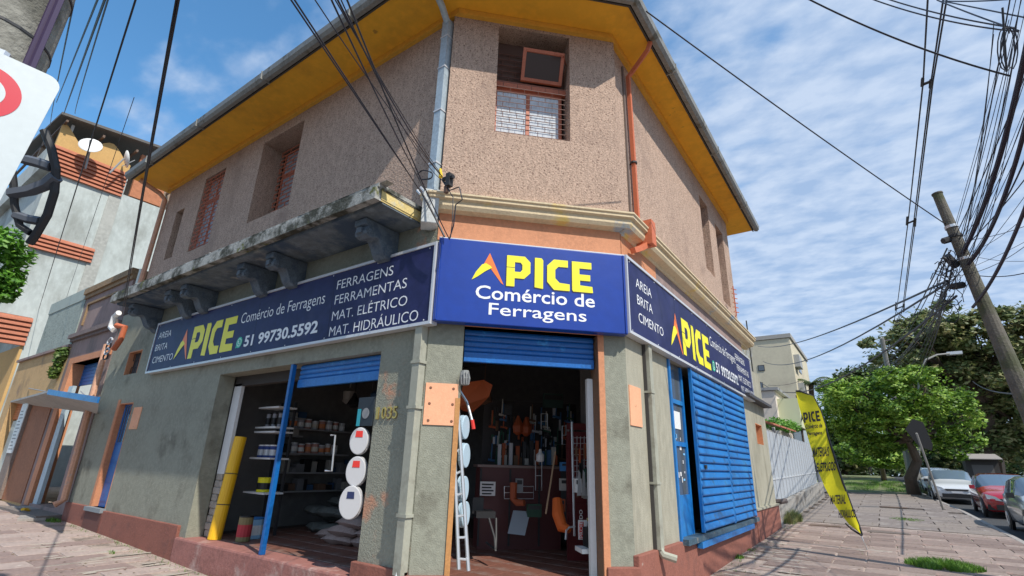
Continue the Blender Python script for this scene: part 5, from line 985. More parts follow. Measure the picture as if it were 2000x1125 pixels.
# ------------------------------------------------------------------ vegetation
def leaves(b_, c, r, n, s, rr_, flat=1.0, shell=.55):
    for _ in range(n):
        while 1:
            v = Vector((rr_.gauss(0, 1), rr_.gauss(0, 1), rr_.gauss(0, 1)))
            if v.length > .1: break
        v.normalize(); k = shell + (1 - shell) * rr_.random() ** .6; p = Vector(c) + Vector((v.x * r[0], v.y * r[1], v.z * r[2])) * k
        a = Vector((rr_.uniform(-1, 1), rr_.uniform(-1, 1), rr_.uniform(-.5, .5))).normalized(); w_ = a.cross(v + Vector((0, 0, .6))); 
        if w_.length < .1: continue
        w_.normalize(); ss = s * rr_.uniform(.6, 1.4); i = len(b_.v)
        b_.v += [tuple(p - a * ss), tuple(p + w_ * ss * .45), tuple(p + a * ss), tuple(p - w_ * ss * .45)]; b_.f.append((i, i + 1, i + 2, i + 3))
def tree(name, label, base, trunk, blobs, nleaf, ls, lm, r0=.25, seed=1, group=None, fill=.3, cl=260, cq=(.22, .42)):
    t_ = thing(name, label, 'tree', base, group); rr_ = random.Random(seed); b_ = MB()
    tot = sum(r[0] * r[2] for c, r in blobs)
    for c, r in blobs:
        n_ = int(nleaf * r[0] * r[2] / tot); k = max(5, int(n_ / cl))
        for _ in range(k):      # clumps inside the blob : uneven outline
            v = Vector((rr_.gauss(0, 1), rr_.gauss(0, 1), rr_.gauss(0, 1))).normalized() * rr_.uniform(.4, 1.08); cc_ = Vector(c) + Vector((v.x * r[0], v.y * r[1], v.z * r[2])); q_ = rr_.uniform(*cq)
            leaves(b_, cc_, (r[0] * q_, r[1] * q_, r[2] * q_ * .9), int(n_ / k * (1 - fill)), ls, rr_, shell=.2)
        leaves(b_, c, (r[0] * 1.02, r[1], r[2] * 1.02), int(n_ * fill), ls, rr_, shell=.45)
    me = b_.build('crown', lm, t_, fix=False)
    tb = MB(); tb.tube(trunk, [r0 * (1 - .5 * i / max(1, len(trunk) - 1)) for i in range(len(trunk))], 9); tb.build('trunk', bark, t_)
    lb = MB(); top = Vector(trunk[-1])
    for c, r in blobs:
        c = Vector(c); m_ = top.lerp(c, .5) + Vector((rr_.uniform(-.3, .3), rr_.uniform(-.3, .3), rr_.uniform(-.2, .3))); lb.tube([top, m_, c], [r0 * .4, r0 * .25, r0 * .08], 6)
        for _ in range(3):
            e_ = c + Vector((rr_.uniform(-.8, .8) * r[0], rr_.uniform(-.8, .8) * r[1], rr_.uniform(-.3, .8) * r[2])); lb.tube([m_, m_.lerp(e_, .55) + Vector((0, 0, .1)), e_], [r0 * .18, r0 * .1, r0 * .04], 5)
    lb.build('limbs', bark, t_); return t_
def blobs_px(L, d): 
    out = []
    for (px, py, rx, ry, dd_) in L: s_ = (d + dd_) / F; out.append((P(px, py, d + dd_), (rx * s_, rx * s_, ry * s_)))
    return out
# bright street tree by the kerb
g0 = G(1787, 962); dT = 22; D_ = lambda px, py, d: P(px, py, d)
gb = G(1786, 966)
dT = (gb - CAM).dot(Vector((-AX[0][2], -AX[1][2], -AX[2][2]))); print('tree depth', dT, tuple(gb))
tree('street_tree', 'bright green spreading street tree with dark gnarled trunk at the kerb', gb, [gb, P(1778, 935, dT), P(1792, 900, dT), P(1775, 860, dT)],
     blobs_px([(1700, 780, 75, 50, 1), (1780, 760, 70, 45, 0), (1840, 800, 60, 50, 0), (1650, 810, 55, 45, 3), (1740, 835, 85, 45, 1), (1870, 850, 45, 40, 0), (1690, 865, 60, 30, 2), (1800, 850, 60, 35, 1.5), (1630, 770, 40, 30, 3), (1895, 815, 22, 20, 0), (1740, 735, 45, 22, 1), (1800, 728, 25, 16, 1), (1660, 750, 25, 20, 2)], dT), 52000, .10, leafB, .33, 3, None, .06, 200, (.14, .34))
g2 = G(1727, 938)
tree('leaning_tree', 'slender tree with two thin trunks left of the gnarled kerb trunk', g2, [g2, P(1722, 910, dT + 12), P(1712, 870, dT + 12)], blobs_px([(1690, 885, 50, 25, 10), (1740, 895, 35, 22, 10)], dT), 5000, .16, leafB, .22, 5)
# big dark trees beyond
dB = 42
tree('spreading_tree', 'huge dark tree with wide umbrella crown across the street', G(1950, 945), [onz(1950, 945, 1), P(1940, 880, dB), P(1925, 790, dB)],
     blobs_px([(1765, 665, 62, 45, 0), (1830, 640, 75, 50, 2), (1900, 660, 75, 55, 0), (1960, 650, 60, 55, -2), (2030, 640, 70, 60, -2), (1800, 710, 80, 50, 3), (1880, 730, 80, 60, 0), (1960, 750, 75, 70, 0), (1990, 830, 70, 70, 0), (1920, 820, 70, 60, 2), (2040, 740, 60, 90, 0), (1728, 690, 40, 32, 2), (1850, 780, 70, 60, 3)], dB), 80000, .22, leafO, .8, 8, None, .06, 260, (.14, .34))
tree('round_tree', 'dark rounded tree left of the umbrella crowned tree', G(1690, 930), [P(1680, 920, 58), P(1678, 850, 58), P(1675, 780, 58)], blobs_px([(1665, 740, 35, 25, 0), (1700, 735, 35, 28, 0), (1640, 760, 30, 25, 0), (1680, 790, 60, 35, 0), (1725, 740, 30, 30, 3)], 58), 9000, .3, leafD, .5, 9)
for i, (px, rx, lab) in enumerate(((1605, 40, 'low dark tree behind the far end of the fence'), (1650, 45, 'dense dark tree at the end of the pavement'), (1850, 70, 'dark undergrowth tree behind the parked cars'), (1950, 90, 'broad dark tree behind the red hatchback'))):
    d_ = 50 + i * 3; gp_ = P(px, 925, d_); tree('background_tree', lab, gp_, [gp_, P(px, 900, d_), P(px + 3, 870, d_)], blobs_px([(px, 885, rx, 38, 0), (px - rx * .5, 860, rx * .6, 30, 0), (px + rx * .5, 850, rx * .6, 35, 0)], d_), 4500, .3, leafD, .3, 20 + i)
b = MB(); rr_ = random.Random(77)
for k in range(44):
    px = 1560 + k * 12; leaves(b, P(px, 905 + rr_.uniform(-28, 12), 78 + rr_.uniform(-5, 8)), (2.2, 2.2, 2.4), 330, .42, rr_, shell=.1)
o = b.build('distant_trees', leafD, None, fix=False); tag(o, 'dark mass of distant foliage closing off the end of the street', 'trees', None, 'stuff')
# palm
t = thing('palm_tree', 'tall palm with drooping fronds beside the beige block', 'palm', P(1592, 900, 50)); MB().tube([P(1590, 900, 50), P(1588, 820, 50), P(1584, 750, 50)], [.3, .25, .22], 8).build('trunk', bark, t)
rr = random.Random(4); top = P(1584, 748, 50)
for k in range(22):
    b = MB(); a = rr.uniform(0, 6.28); up = rr.uniform(-.1, 1.3); L_ = rr.uniform(1.6, 2.6); prev = []
    sp_ = [top + Vector((math.cos(a) * L_ * f, math.sin(a) * L_ * f, up * L_ * f * .8 - 1.5 * f * f * L_ * .6)) for f in [i / 8 for i in range(9)]]
    side = Vector((-math.sin(a), math.cos(a), 0))
    for i in range(1, 9):
        for s_ in (-1, 1):
            for j in (0, .5):
                p = sp_[i - 1].lerp(sp_[i], j); e_ = p + side * s_ * .5 * (1 - (i / 9) ** 2 * .6) + Vector((math.cos(a) * .25, math.sin(a) * .25, -.3)); b.add([p, p + Vector((math.cos(a) * .09, math.sin(a) * .09, 0)), e_], [(0, 1, 2)])
    b.build('frond', leafD, t, fix=False)
# foliage over the fence, branch on the left, plants
def shrub(name, label, blobs, n, s, m, base, cat='shrub', seed=1):
    t_ = thing(name, label, cat, base); b_ = MB(); rr_ = random.Random(seed)
    for c, r in blobs: leaves(b_, c, r, n // len(blobs), s, rr_, shell=.2)
    b_.build('foliage', m, t_, fix=False); st_ = MB()
    for c, r in blobs: st_.tube([Vector(base), Vector(c)], [.02, .008], 5)
    st_.build('stems', bark, t_)
shrub('hedge', 'bright leafy creeper showing over the grey fence', [(onx(1512, 828, -1.2), (.5, .6, .3)), (onx(1530, 830, -1.2), (.5, .8, .3)), (onx(1545, 834, -1.2), (.5, 1.2, .3))], 1800, .07, leafY, onx(1525, 900, -1.2), 'hedge')
shrub('tree_branch', 'leafy sunlit branch reaching in at the left edge below the round sign', [(P(8, 470, 6), (.22, .22, .2)), (P(30, 500, 6.2), (.25, .2, .16)), (P(-10, 540, 6), (.3, .3, .3)), (P(22, 545, 6.1), (.14, .14, .14)), (P(5, 575, 6), (.15, .15, .1)), (P(-60, 500, 6), (.4, .3, .4))], 2600, .04, leafY, P(-100, 620, 6), 'branch', 5)
shrub('parapet_plant', 'weedy plant hanging from the ledge left of the mauve house', [(ony(112, 712, 0), (.25, .15, .35)), (ony(122, 690, 0), (.2, .15, .2)), (ony(105, 730, 0), (.15, .1, .15))], 420, .10, leafmat('leaf_weed', [(.06, .12, .02), (.14, .24, .04), (.2, .26, .08)]), ony(120, 690, .1), 'plant', 7)
def grass(label, px, py, rx, ry, n, h, seed, m=grassM, name='grass_tuft'):
    g = G(px, py); rr_ = random.Random(seed); b_ = MB()
    for _ in range(n):
        a = rr_.uniform(0, 6.28); r_ = rr_.random() ** .5; x = g.x + rx * r_ * math.cos(a); y = g.y + ry * r_ * math.sin(a); z = gz(x, y) - .01; hh = h * rr_.uniform(.4, 1.2) * (1.1 - r_ * .5); dx, dy = rr_.uniform(-.5, .5) * hh, rr_.uniform(-.5, .5) * hh; w_ = .005 + .004 * rr_.random(); ca, sa = math.cos(a * 3) * w_, math.sin(a * 3) * w_
        b_.add([(x - ca, y - sa, z), (x + ca, y + sa, z), (x + dx * .4 + ca * .7, y + dy * .4 + sa * .7, z + hh * .65), (x + dx * .4 - ca * .7, y + dy * .4 - sa * .7, z + hh * .65), (x + dx, y + dy, z + hh)], [(0, 1, 2, 3), (3, 2, 4)])
    o_ = b_.build(name, m, None, fix=False); o_['kind'] = 'stuff'; return tag(o_, label, 'grass')
grass('lush bright grass clump at the bottom right edge of the paving', 1845, 1112, .55, .40, 2600, .17, 1)
grass('low grass patch in the grey paving right of the banner', 1772, 1016, .45, .55, 900, .06, 2)
grass('grey green weeds at the foot of the fence wall beyond the plinth', 1545, 1018, .3, .9, 1100, .35, 3, leafO)
grass('tiny grass tuft in the joint beside the red plinth', 1442, 1090, .10, .14, 140, .08, 4)
grass('small grass tuft in the pale joint along the right wall', 1468, 1076, .1, .14, 80, .05, 5)
grass('weed tuft at the step of the neighbouring doorway', 103, 1020, .35, .12, 260, .10, 6)
grass('little weed sprouting on the left pavement', 218, 1082, .12, .05, 50, .06, 7)
grass('weed cluster by the tree base along the kerb', 1800, 962, .5, 1.2, 700, .4, 9, leafO)
grass('green verge grass beyond the grey paving', 1720, 948, 2.2, 9, 4000, .18, 8)
# ------------------------------------------------------------------ cars
def car(label, pos, L_, W_, H_, paint, seed=0, hatch=True):
    t_ = thing('parked_car', label, 'car', pos, 'cars parked along the kerb'); X, Y, Z = pos; hw = W_ / 2
    # stations from front (y=0) to rear (y=L)
    st = [(0, .30, .62, .62, .78), (.12, .22, .74, .75, .92), (.6, .19, .86, .88, .98), (1.15, .19, .93, .97, 1.0), (1.35, .19, .96, 1.05, 1.0), (1.95, .19, .97, H_ - .04, 1.0), (2.4, .19, .98, H_, 1.0), (3.0, .19, .99, H_ - .02, 1.0), (L_ - .5, .2, 1.0, H_ - .10, .99), (L_ - .18, .25, .98, 1.1, .96), (L_ - .03, .3, .85, .87, .92), (L_, .36, .7, .7, .86)]
    secs = []
    for (y, zb, zbelt, zr, wf) in st:
        w = hw * wf; g_ = zr - zbelt; cab = g_ > .25
        secs.append([(w * .86, zb), (w * .97, zb + .1), (w, zb + (zbelt - zb) * .55), (w * .975, zbelt - .03), (w * (.93 if cab else .9), zbelt), (w * (.80 if cab else .75), zr - .09 * min(1, g_ * 2) if cab else zbelt + (zr - zbelt) * .6), (w * (.66 if cab else .5), zr - .01 if cab else zr), (0, zr + .01)])
    n_ = len(secs[0]); full = [[(-x, z) for x, z in s_[:-1]] + [s_[-1]] + [(x, z) for x, z in s_[:-1][::-1]] for s_ in secs]; m_ = len(full[0])
    bd = MB(); V = [(X + x, Y + st[i][0], Z + z) for i, f in enumerate(full) for x, z in f]
    bf = []; gf = {}
    for i in range(len(st) - 1):
        for k in range(m_ - 1):
            f = (i * m_ + k, i * m_ + k + 1, (i + 1) * m_ + k + 1, (i + 1) * m_ + k)
            side = k in (4, m_ - 6); topw = k in (5, 6, m_ - 8, m_ - 7)
            isg = (side and 4 <= i <= 8) or (topw or side) and i == 4 or ((topw or side) and i == 8)
            (gf.setdefault('windscreen' if i == 4 else 'rear_window' if i == 8 else ('side_window', k < 7), []) if isg else bf).append(f)
        bf.append((i * m_, (i + 1) * m_, (i + 1) * m_ + m_ - 1, i * m_ + m_ - 1))
    bf += [tuple(range(m_)), tuple(range((len(st) - 1) * m_, len(st) * m_))]
    bd.add(V, bf)
    for key, fl_ in gf.items(): MB().add(V, fl_).build(key if isinstance(key, str) else key[0], mat('car_glass', (.12, .17, .22), .05, spec=.9, coat=.5), t_, smooth=True)  # sky reflection put into a lighter blue-grey base colour
    bd.build('body', paint, t_, smooth=True, bevel=0)
    for (y, s_) in ((.78, -1), (.78, 1), (L_ - .72, -1), (L_ - .72, 1)):
        wx = X + s_ * (hw - .09); c_ = (wx, Y + y, Z + .31)
        MB().lathe((wx + s_ * .02, Y + y, Z + .31), [(.36, 0), (.36, .075)], 20, (s_, 0, 0)).build('wheel_arch', black, t_)
        wh = MB().lathe(c_, [(.26, 0), (.31, .02), (.31, .09), (.28, .11)], 22, (s_, 0, 0)).build('wheel', black, t_); MB().lathe((wx + s_ * .09, Y + y, Z + .31), [(.2, 0), (.2, .03), (.05, .015)], 10, (s_, 0, 0)).build('rim', alu, wh)
    for s_ in (-1, 1):
        MB().prism([(.42, .56), (.88, .62), (.90, .78), (.60, .70)], lambda x, z, d: Vector((X + s_ * x * hw, Y + .0 + .14 * abs(x) ** 3 - d, Z + z)), .05).build('headlight', mat('headlight', (.75, .78, .8), .1, coat=1), t_)
        MB().box((X + s_ * (hw + .01), Y + 1.42, Z + .92), (X + s_ * (hw + .17), Y + 1.54, Z + 1.05)).build('mirror', paint if seed else black, t_)
        MB().prism([(1.95, .98), (2.0, .98), (2.0, H_ - .12), (1.96, H_ - .12)], lambda y, z, d: Vector((X + s_ * (hw * (.955 - .1 * (z - .98) / .4) + d), Y + y + .35, Z + z)), .012).build('pillar', paint, t_)
    MB().box((X - .42, Y - .025, Z + .56), (X + .42, Y + .06, Z + .64)).build('upper_grille', dark, t_); MB().box((X - .55, Y - .03, Z + .27), (X + .55, Y + .12, Z + .44)).build('lower_grille', black, t_); MB().box((X - .2, Y - .035, Z + .46), (X + .2, Y + .0, Z + .55)).build('number_plate', silver, t_)
    MB().prism([(-.93, .26), (-.62, .26), (-.66, .42), (-.9, .44)], lambda x, z, d: Vector((X + x * hw, Y + .11 * abs(x) ** 3 - d + .01, Z + z)), .03).build('fog_lamp_recess', black, t_)
    MB().tube([(X - .5, Y + 1.38, Z + 1.02), (X - .1, Y + 1.3, Z + 1.0)], .012, 4).build('wiper', black, t_)
    return t_
wpaint = mat('car_white', (.62, .64, .66), .25, coat=1); rpaint = mat('car_red', (.36, .012, .02), .25, coat=1); spaint = mat('car_silver', (.46, .50, .52), .28, metal=.5, coat=1); dpaint = mat('car_dark', (.03, .035, .045), .25, coat=1)
def carat(px, py): g = G(px, py, -.14); return g
W1 = carat(1826, 982); car('silver white hatchback parked behind the red one with its left side to the kerb', (W1.x + .86, W1.y - .5, gz(0, W1.y) - .14), 4.0, 1.74, 1.5, wpaint)
R1 = carat(1925, 1010); car('red hatchback parked second from the right edge', (R1.x + .84, R1.y - .75, gz(0, R1.y) - .14), 4.0, 1.70, 1.48, rpaint, 1)
S1 = carat(1980, 1036); car('silver car cut off by the right edge of the view', (S1.x + .87, S1.y - 3.1, gz(0, S1.y) - .14), 4.1, 1.74, 1.5, spaint, 0)
car('white car parked behind the pale hatchback near the gnarled tree', (W1.x + .75, W1.y + 5.0, gz(0, W1.y + 5) - .14), 4.2, 1.74, 1.5, mat('car_white2', (.55, .57, .58), .3, coat=1))
car('dark car half hidden behind the gnarled tree trunk', (W1.x + .5, W1.y + 10.5, gz(0, W1.y + 10) - .14), 4.2, 1.74, 1.45, dpaint)
car('red car on the far side of the street behind the hatchback', (10.2, 38, gz(0, 38) - .14), 4.0, 1.7, 1.45, mat('car_red2', (.45, .05, .02), .3, coat=1))
car('dark blue car on the far side of the street', (10.4, 32, gz(0, 32) - .14), 4.0, 1.7, 1.45, mat('car_blue', (.03, .06, .16), .3, coat=1))
t = thing('street_kiosk', 'small dark kiosk with pale sheet roof behind the parked cars', 'kiosk', P(1905, 930, 36)); a = P(1882, 893, 36); c = P(1940, 893, 36)
MB().box((a.x, a.y - .2, a.z - 2.2), (c.x, a.y + 1.6, a.z - .1)).build('walls', mat('kiosk_dark', (.05, .045, .04)), t); MB().add([(a.x - .2, a.y - .8, a.z - .15), (c.x + .2, a.y - .8, a.z - .15), (c.x + .2, a.y + 1.8, a.z + .25), (a.x - .2, a.y + 1.8, a.z + .25), (a.x - .2, a.y - .8, a.z - .10), (c.x + .2, a.y - .8, a.z - .10), (c.x + .2, a.y + 1.8, a.z + .3), (a.x - .2, a.y + 1.8, a.z + .3)], [(3, 2, 1, 0), (4, 5, 6, 7), (0, 1, 5, 4), (1, 2, 6, 5), (2, 3, 7, 6), (3, 0, 4, 7)]).build('sheet_roof', mat('kiosk_roof', (.3, .27, .24), .8), t)
MB().box((a.x + .3, a.y - .22, a.z - 1.2), (c.x - .3, a.y - .2, a.z - .5)).build('hatch', mat('kiosk_hatch', (.14, .13, .12)), t)
for i, (px, dd_) in enumerate(((1668, 60), (1700, 64))):
    p = P(px, 925, dd_); t = thing('person', ['person in dark clothes walking at the far end of the pavement', 'distant person standing under the far trees'][i], 'person', (p.x, p.y, p.z - .2))
    bm_ = bpy.data.meshes.new('body'); h = 1.7; J = [(0, 0, .95), (0, 0, 1.2), (0, 0, 1.42), (0, 0, 1.52), (0, 0, 1.66), (-.1, 0, .9), (-.11, .05, .5), (-.11, .02, .06), (.1, 0, .9), (.12, -.1, .5), (.12, .05, .08), (-.2, 0, 1.38), (-.26, 0, 1.1), (-.25, -.08, .86), (.2, 0, 1.38), (.26, 0, 1.1), (.25, -.08, .86)]
    E_ = [(0, 1), (1, 2), (2, 3), (3, 4), (0, 5), (5, 6), (6, 7), (0, 8), (8, 9), (9, 10), (2, 11), (11, 12), (12, 13), (2, 14), (14, 15), (15, 16)]; RR = [.15, .14, .13, .05, .10, .09, .07, .05, .09, .07, .05, .06, .045, .035, .06, .045, .035]
    bm_.from_pydata([(x, y, z - .0) for x, y, z in J], E_, []); o = bpy.data.objects.new('body', bm_); C.objects.link(o); o.parent = t; bm_.materials.append(mat('person_dark', (.03, .025, .025), .8)); s_ = o.modifiers.new('skin', 'SKIN')
    for v_, r_ in zip(bm_.skin_vertices[0].data if bm_.skin_vertices else [], RR): v_.radius = (r_, r_)
# ------------------------------------------------------------------ poles, lamps
def cab(pts, r=.012, n=5): return MB().tube(pts, r, n)
def sagline(a, c, sag, n=14): return [a.lerp(c, i / n) - Vector((0, 0, 4 * sag * (i / n) * (1 - i / n))) for i in range(n + 1)]
t = thing('utility_pole', 'leaning mossy concrete pole carrying the tangle of cables on the right', 'pole', P(2180, 1150, 7.2))
pa, pb_, pc = P(1831, 380, 9.6), P(2000, 775, 8.2), P(2160, 1150, 7.3)
mossp = mat('mossy_concrete', (.15, .135, .11), .95, .3, 4, .6, 35, stain=(.085, .09, .05), st=(1.8, .46, .66))
MB().tube([pa, pa.lerp(pb_, .5), pb_, pc], [.078, .10, .13, .155], 14).build('shaft', mossp, t); MB().tube([pa + (pa - pb_).normalized() * .03, pa], .088, 14).build('cap', mat('cap_dark', (.08, .07, .05)), t)
ax_ = (pa - pb_).normalized()
for f, m_ in ((.19, alu), (.24, dark), (.36, alu)):
    c_ = pa.lerp(pb_, f); MB().tube([c_, c_ + ax_ * .05], .105, 12).build('pole_band', m_, t)
MB().tube([P(1842, 471, 9.3), P(1862, 465, 9.3)], .06, 6).build('insulator', dark, t); MB().tube([P(1848, 500, 9.2), P(1868, 520, 9.2)], .07, 6).build('junction_box', dark, t); MB().tube([P(1860, 560, 9.1), P(1882, 556, 9.1)], .06, 6).build('insulator', dark, t)
pt = P(1868, 478, 9.2); rr = random.Random(31); KN = 0
def cable(pts, r, label, grp=None, m=None):
    o = MB().tube(pts, r, 5).build('cable', m or mat('cable_black', (.018, .018, .025), .5)); tag(o, label, 'cable', grp); return o
tops = [(1956, 60, 6), (1990, 20, 6), (2003, 90, 6), (2030, 40, 6.2), (2050, 120, 6), (2040, 200, 6), (2080, 250, 6.2), (2100, 320, 6.4), (2120, 400, 6.6), (2150, 470, 6.6), (2010, -40, 5.8), (1985, -60, 6)]
for i in range(30):
    tx, ty, td = tops[i % 12]; s0 = P(1862 + rr.uniform(-6, 24), 455 + rr.uniform(0, 130), 9.2 + rr.uniform(-.1, .2)); e0 = P(tx + rr.uniform(-18, 30), ty + rr.uniform(-30, 30), td)
    cable(sagline(s0, e0, rr.uniform(.02, .28)), rr.choice([.004, .005, .008]), ('hair thin', 'thin', 'slightly thicker')[i % 3] + ' cable fanning from leaning pole to the ' + ('very top right corner', 'upper right corner', 'right edge high up', 'right edge at mid height')[min(3, (i % 12) // 3)], 'thin cables fanning from the leaning pole')
for i, (s_, e_, r_, sg) in enumerate((((1880, 495), (2012, 60), .035, .22), ((1888, 520), (2030, 130), .03, .30), ((1900, 600), (2030, 330), .025, .15))):
    cable(sagline(P(*s_, 9.1), P(*e_, 6), sg, 20), r_, ['thickest twisted cable bundle rising from the leaning pole to the top right corner', 'second thick cable bundle, just right of the thickest', 'lower thick cable bundle crossing the right edge beside the leaning pole'][i], None, mat('bundle_dark', (.03, .02, .035), .6, 0, bump=.6, bs=30))
for i in range(16):
    s0 = P(1850 + rr.uniform(-4, 22), 480 + rr.uniform(0, 110), 9.2); e0 = P(1690 + rr.uniform(0, 110), 690 + rr.uniform(0, 60), 38)
    cable(sagline(s0, e0, rr.uniform(.1, .8)), rr.choice([.007, .010, .014]), ('dark', 'thin dark', 'slack dark', 'faint dark')[i % 4] + ' cable dropping from the leaning pole, ' + ('leftmost', 'left of centre', 'right of centre', 'rightmost')[i // 4] + ' over the far trees', 'cables running from the leaning pole down the street')
b = MB()
for i in range(18):
    c_ = P(1850 + rr.uniform(-18, 14), 500 + rr.uniform(0, 130), 9.1); pts = []; a0 = rr.uniform(0, 6); rad = rr.uniform(.05, .16)
    for k in range(9): a1 = a0 + k * .75; pts.append(c_ + Vector((math.cos(a1) * rad, rr.uniform(-.03, .03), math.sin(a1) * rad * 1.4 + k * .01)))
    b.tube(pts, .008, 4)
o = b.build('cable_tangle', mat('cable_black', (0, 0, 0))); tag(o, 'tangled loops of dark cable hanging left of the leaning pole', 'cable', None, 'stuff')
for i in range(3):
    pts = [P(1962 + 14 * math.cos(a) + i * 6, 95 + 42 * math.sin(a), 6) for a in [k * .5 + i for k in range(12)]]; cable(pts, .007, ['outer', 'middle', 'inner'][i] + ' loose cable loop at the top right corner')
tag(MB().tube([P(1958, 15, 6), P(1960, 45, 6), P(1966, 140, 6)], .012, 5).build('cable_hook', dark), 'thin upright metal hook holding cables at the top right corner', 'hook')
# power lines along the street
for i, L_ in enumerate(([(1813, -20), (1803, 160), (1774, 430), (1752, 600), (1745, 632)], [(1845, -20), (1817, 170), (1785, 430), (1763, 600), (1748, 635)], [(1852, -20), (1822, 160), (1788, 432), (1765, 602), (1750, 636)])):
    cable([onz(x, y, 9) for x, y in L_], .015, ['left', 'middle', 'right'][i] + ' strand of the three heavy power lines hanging over the pavement')
for i, (x, y) in enumerate(((1809, 162), (1779, 433), (1757, 600))):
    c_ = onz(x, y, 9); t = thing('line_spacer', ['nearest', 'middle', 'farthest'][i] + ' spacer clamp on the heavy power lines', 'spacer', c_); MB().tube([onz(x - 8, y + 4, 9), onz(x + 9, y - 3, 9)], .03, 5).build('bar', dark, t); MB().tube([onz(x - 7, y - 9, 9), onz(x - 8, y + 6, 9)], .03, 5).build('clamp', dark, t); MB().tube([onz(x + 9, y - 6, 9), onz(x + 8, y + 9, 9)], .03, 5).build('clamp', dark, t)
# service drops and crossing wires
CR = [((1480, 676, 45), (1850, 548, 9.2), .5, .022, 'upper long service cable sagging from the beige block to the leaning pole'), ((1490, 706, 45), (1852, 552, 9.2), .8, .022, 'second long service cable sagging just below the upper one'), ((1470, 732, 42), (1868, 578, 9.1), 1.6, .022, 'lowest long service cable crossing in front of the beige block'),
      ((1262, 22, 6.6), (1850, 440, 9.4), .05, .010, 'single wire slanting across the sky from the right gutter to the leaning pole'), ((1575, -4, 7), (1972, 148, 6.2), .12, .012, 'wire crossing the heavy power lines near the top right'), ((1700, -3, 8), (1990, 62, 6.2), .1, .010, 'upper wire entering the top right corner'), ((1730, -3, 8), (1985, 55, 6.2), .06, .010, 'middle wire entering the top right corner'), ((1830, 0, 8), (1990, 60, 6.2), .02, .010, 'steep short wire meeting the cables at the top right corner'), ((1840, 2, 8), (2010, -5, 6.2), .03, .010, 'topmost nearly level wire at the top right corner'), ((1850, 4, 8), (2000, 34, 6.2), .0, .010, 'straight wire just under the topmost one'),
      ((1900, 745, 30), (2010, 770, 9), .2, .02, 'thin wire in front of the dark trees at the right edge'), ((1500, 752, 30), (1560, 745, 30), .1, .015, 'short wire across the lower face of the beige block')]
for a_, c_, sg, r_, lb in CR: cable(sagline(P(*a_), P(*c_), sg, 18), r_, lb)
# far lamp post and pole
t = thing('street_lamp', 'far curved arm street lamp above the bright green tree', 'street lamp', P(1790, 925, 30)); MB().tube([P(1792, 925, 30), P(1796, 800, 30), P(1795, 725, 30), P(1808, 703, 30), P(1830, 693, 30), P(1860, 690, 30)], [.1, .09, .07, .06, .05, .05], 7).build('arm', mat('pale_post', (1, 1, 1)), t); MB().box(P(1858, 691, 30) + Vector((-.2, -.1, -.05)), P(1866, 690, 30) + Vector((.3, .1, .08))).build('lamp_head', silver, t)
t = thing('utility_pole', 'far slim concrete pole rising left of the umbrella crowned tree', 'pole', P(1775, 925, 34)); MB().tube([P(1778, 925, 34), P(1738, 740, 34), P(1722, 660, 34)], [.2, .15, .13], 8).build('shaft', mat('pale_post', (1, 1, 1)), t); MB().tube([P(1720, 667, 34), P(1740, 664, 34)], .05, 5).build('crossarm', dark, t)
t = thing('utility_pole', 'pale concrete pole standing behind the gnarled kerb trunk', 'pole', P(1785, 935, 29)); MB().tube([P(1787, 935, 29), P(1776, 870, 29), P(1770, 800, 29)], [.28, .26, .22], 9).build('shaft', mat('pale_post', (1, 1, 1)), t); MB().tube([P(1768, 830, 29), P(1780, 826, 29)], .05, 5).build('band', dark, t)
t = thing('street_pole', 'thin dark pole rising behind the fence by the banner top', 'pole', onx(1565, 880, -.9)); MB().tube([onx(1572, 880, -.9), onx(1556, 772, -.9)], .06, 6).build('shaft', mat('pole_brown', (.09, .07, .06)), t)
for k in range(6): MB().tube([onx(1553 + k * 2.2, 780 + k * 12, -.9), onx(1561 + k * 2.2, 778 + k * 12, -.9)], .04, 5).build('insulator', dark, t)
t = thing('razor_wire_post', 'spiked metal post with coiled razor wire above the end of the right sign', 'wire', FR(11.6, -.1, 4.25)); MB().tube([FR(11.7, -.1, 4.25), FR(11.7, -.1, 5.9)], .02, 5).build('post', dark, t)
for k in range(5):
    c_ = FR(10.6 + k * .3, -.15, 5.0 + .1 * (k % 2)); MB().tube([c_ + Vector((.1 * math.sin(a), .38 * math.cos(a) + a * .01, .42 * math.sin(a))) for a in [j * .45 for j in range(15)]], .008, 4).build('coil', mat('pale_steel', (1, 1, 1)), t)
# ------------------------------------------------------------------ corner hardware
CL = FC(-1.42, .12, 5.55)
def wp(px, py, y=-.08): return ony(px, py, y)
t = thing('cable_anchor', 'dark metal cable anchor with yellow clamp on the chamfered corner wall', 'anchor', wp(872, 350)); MB().box(wp(876, 352) + Vector((-.03, -.03, -.09)), wp(876, 352) + Vector((.04, .05, .1))).build('plate', dark, t); MB().tube([wp(866, 350), wp(886, 345)], .03, 6).build('bolt', dark, t); MB().tube([wp(860, 330), wp(861, 346)], [.018, .03], 6).build('clamp', mat('clamp_yellow', (.8, .55, .02)), t); MB().box(wp(871, 370) + Vector((-.02, -.02, -.05)), wp(871, 370) + Vector((.03, .03, .05))).build('weight', mat('weight_brown', (.12, .07, .05)), t)
cable([wp(830 + 15 * math.cos(a), 341 + 9 * math.sin(a) + (k % 3), -.12) for k, a in enumerate([j * .5 for j in range(30)])], .007, 'coiled spare cable left of the yellow clamp')
cable([wp(866, 352), wp(878, 372), wp(897, 365), wp(903, 390), wp(890, 400), wp(886, 440), wp(878, 466)], .009, 'loose thin cable looping down the corner wall to the blue sign')
cable([wp(862, 350), wp(885, 385), wp(884, 430), wp(880, 464)], .007, 'straighter thin cable hanging down to the blue sign')
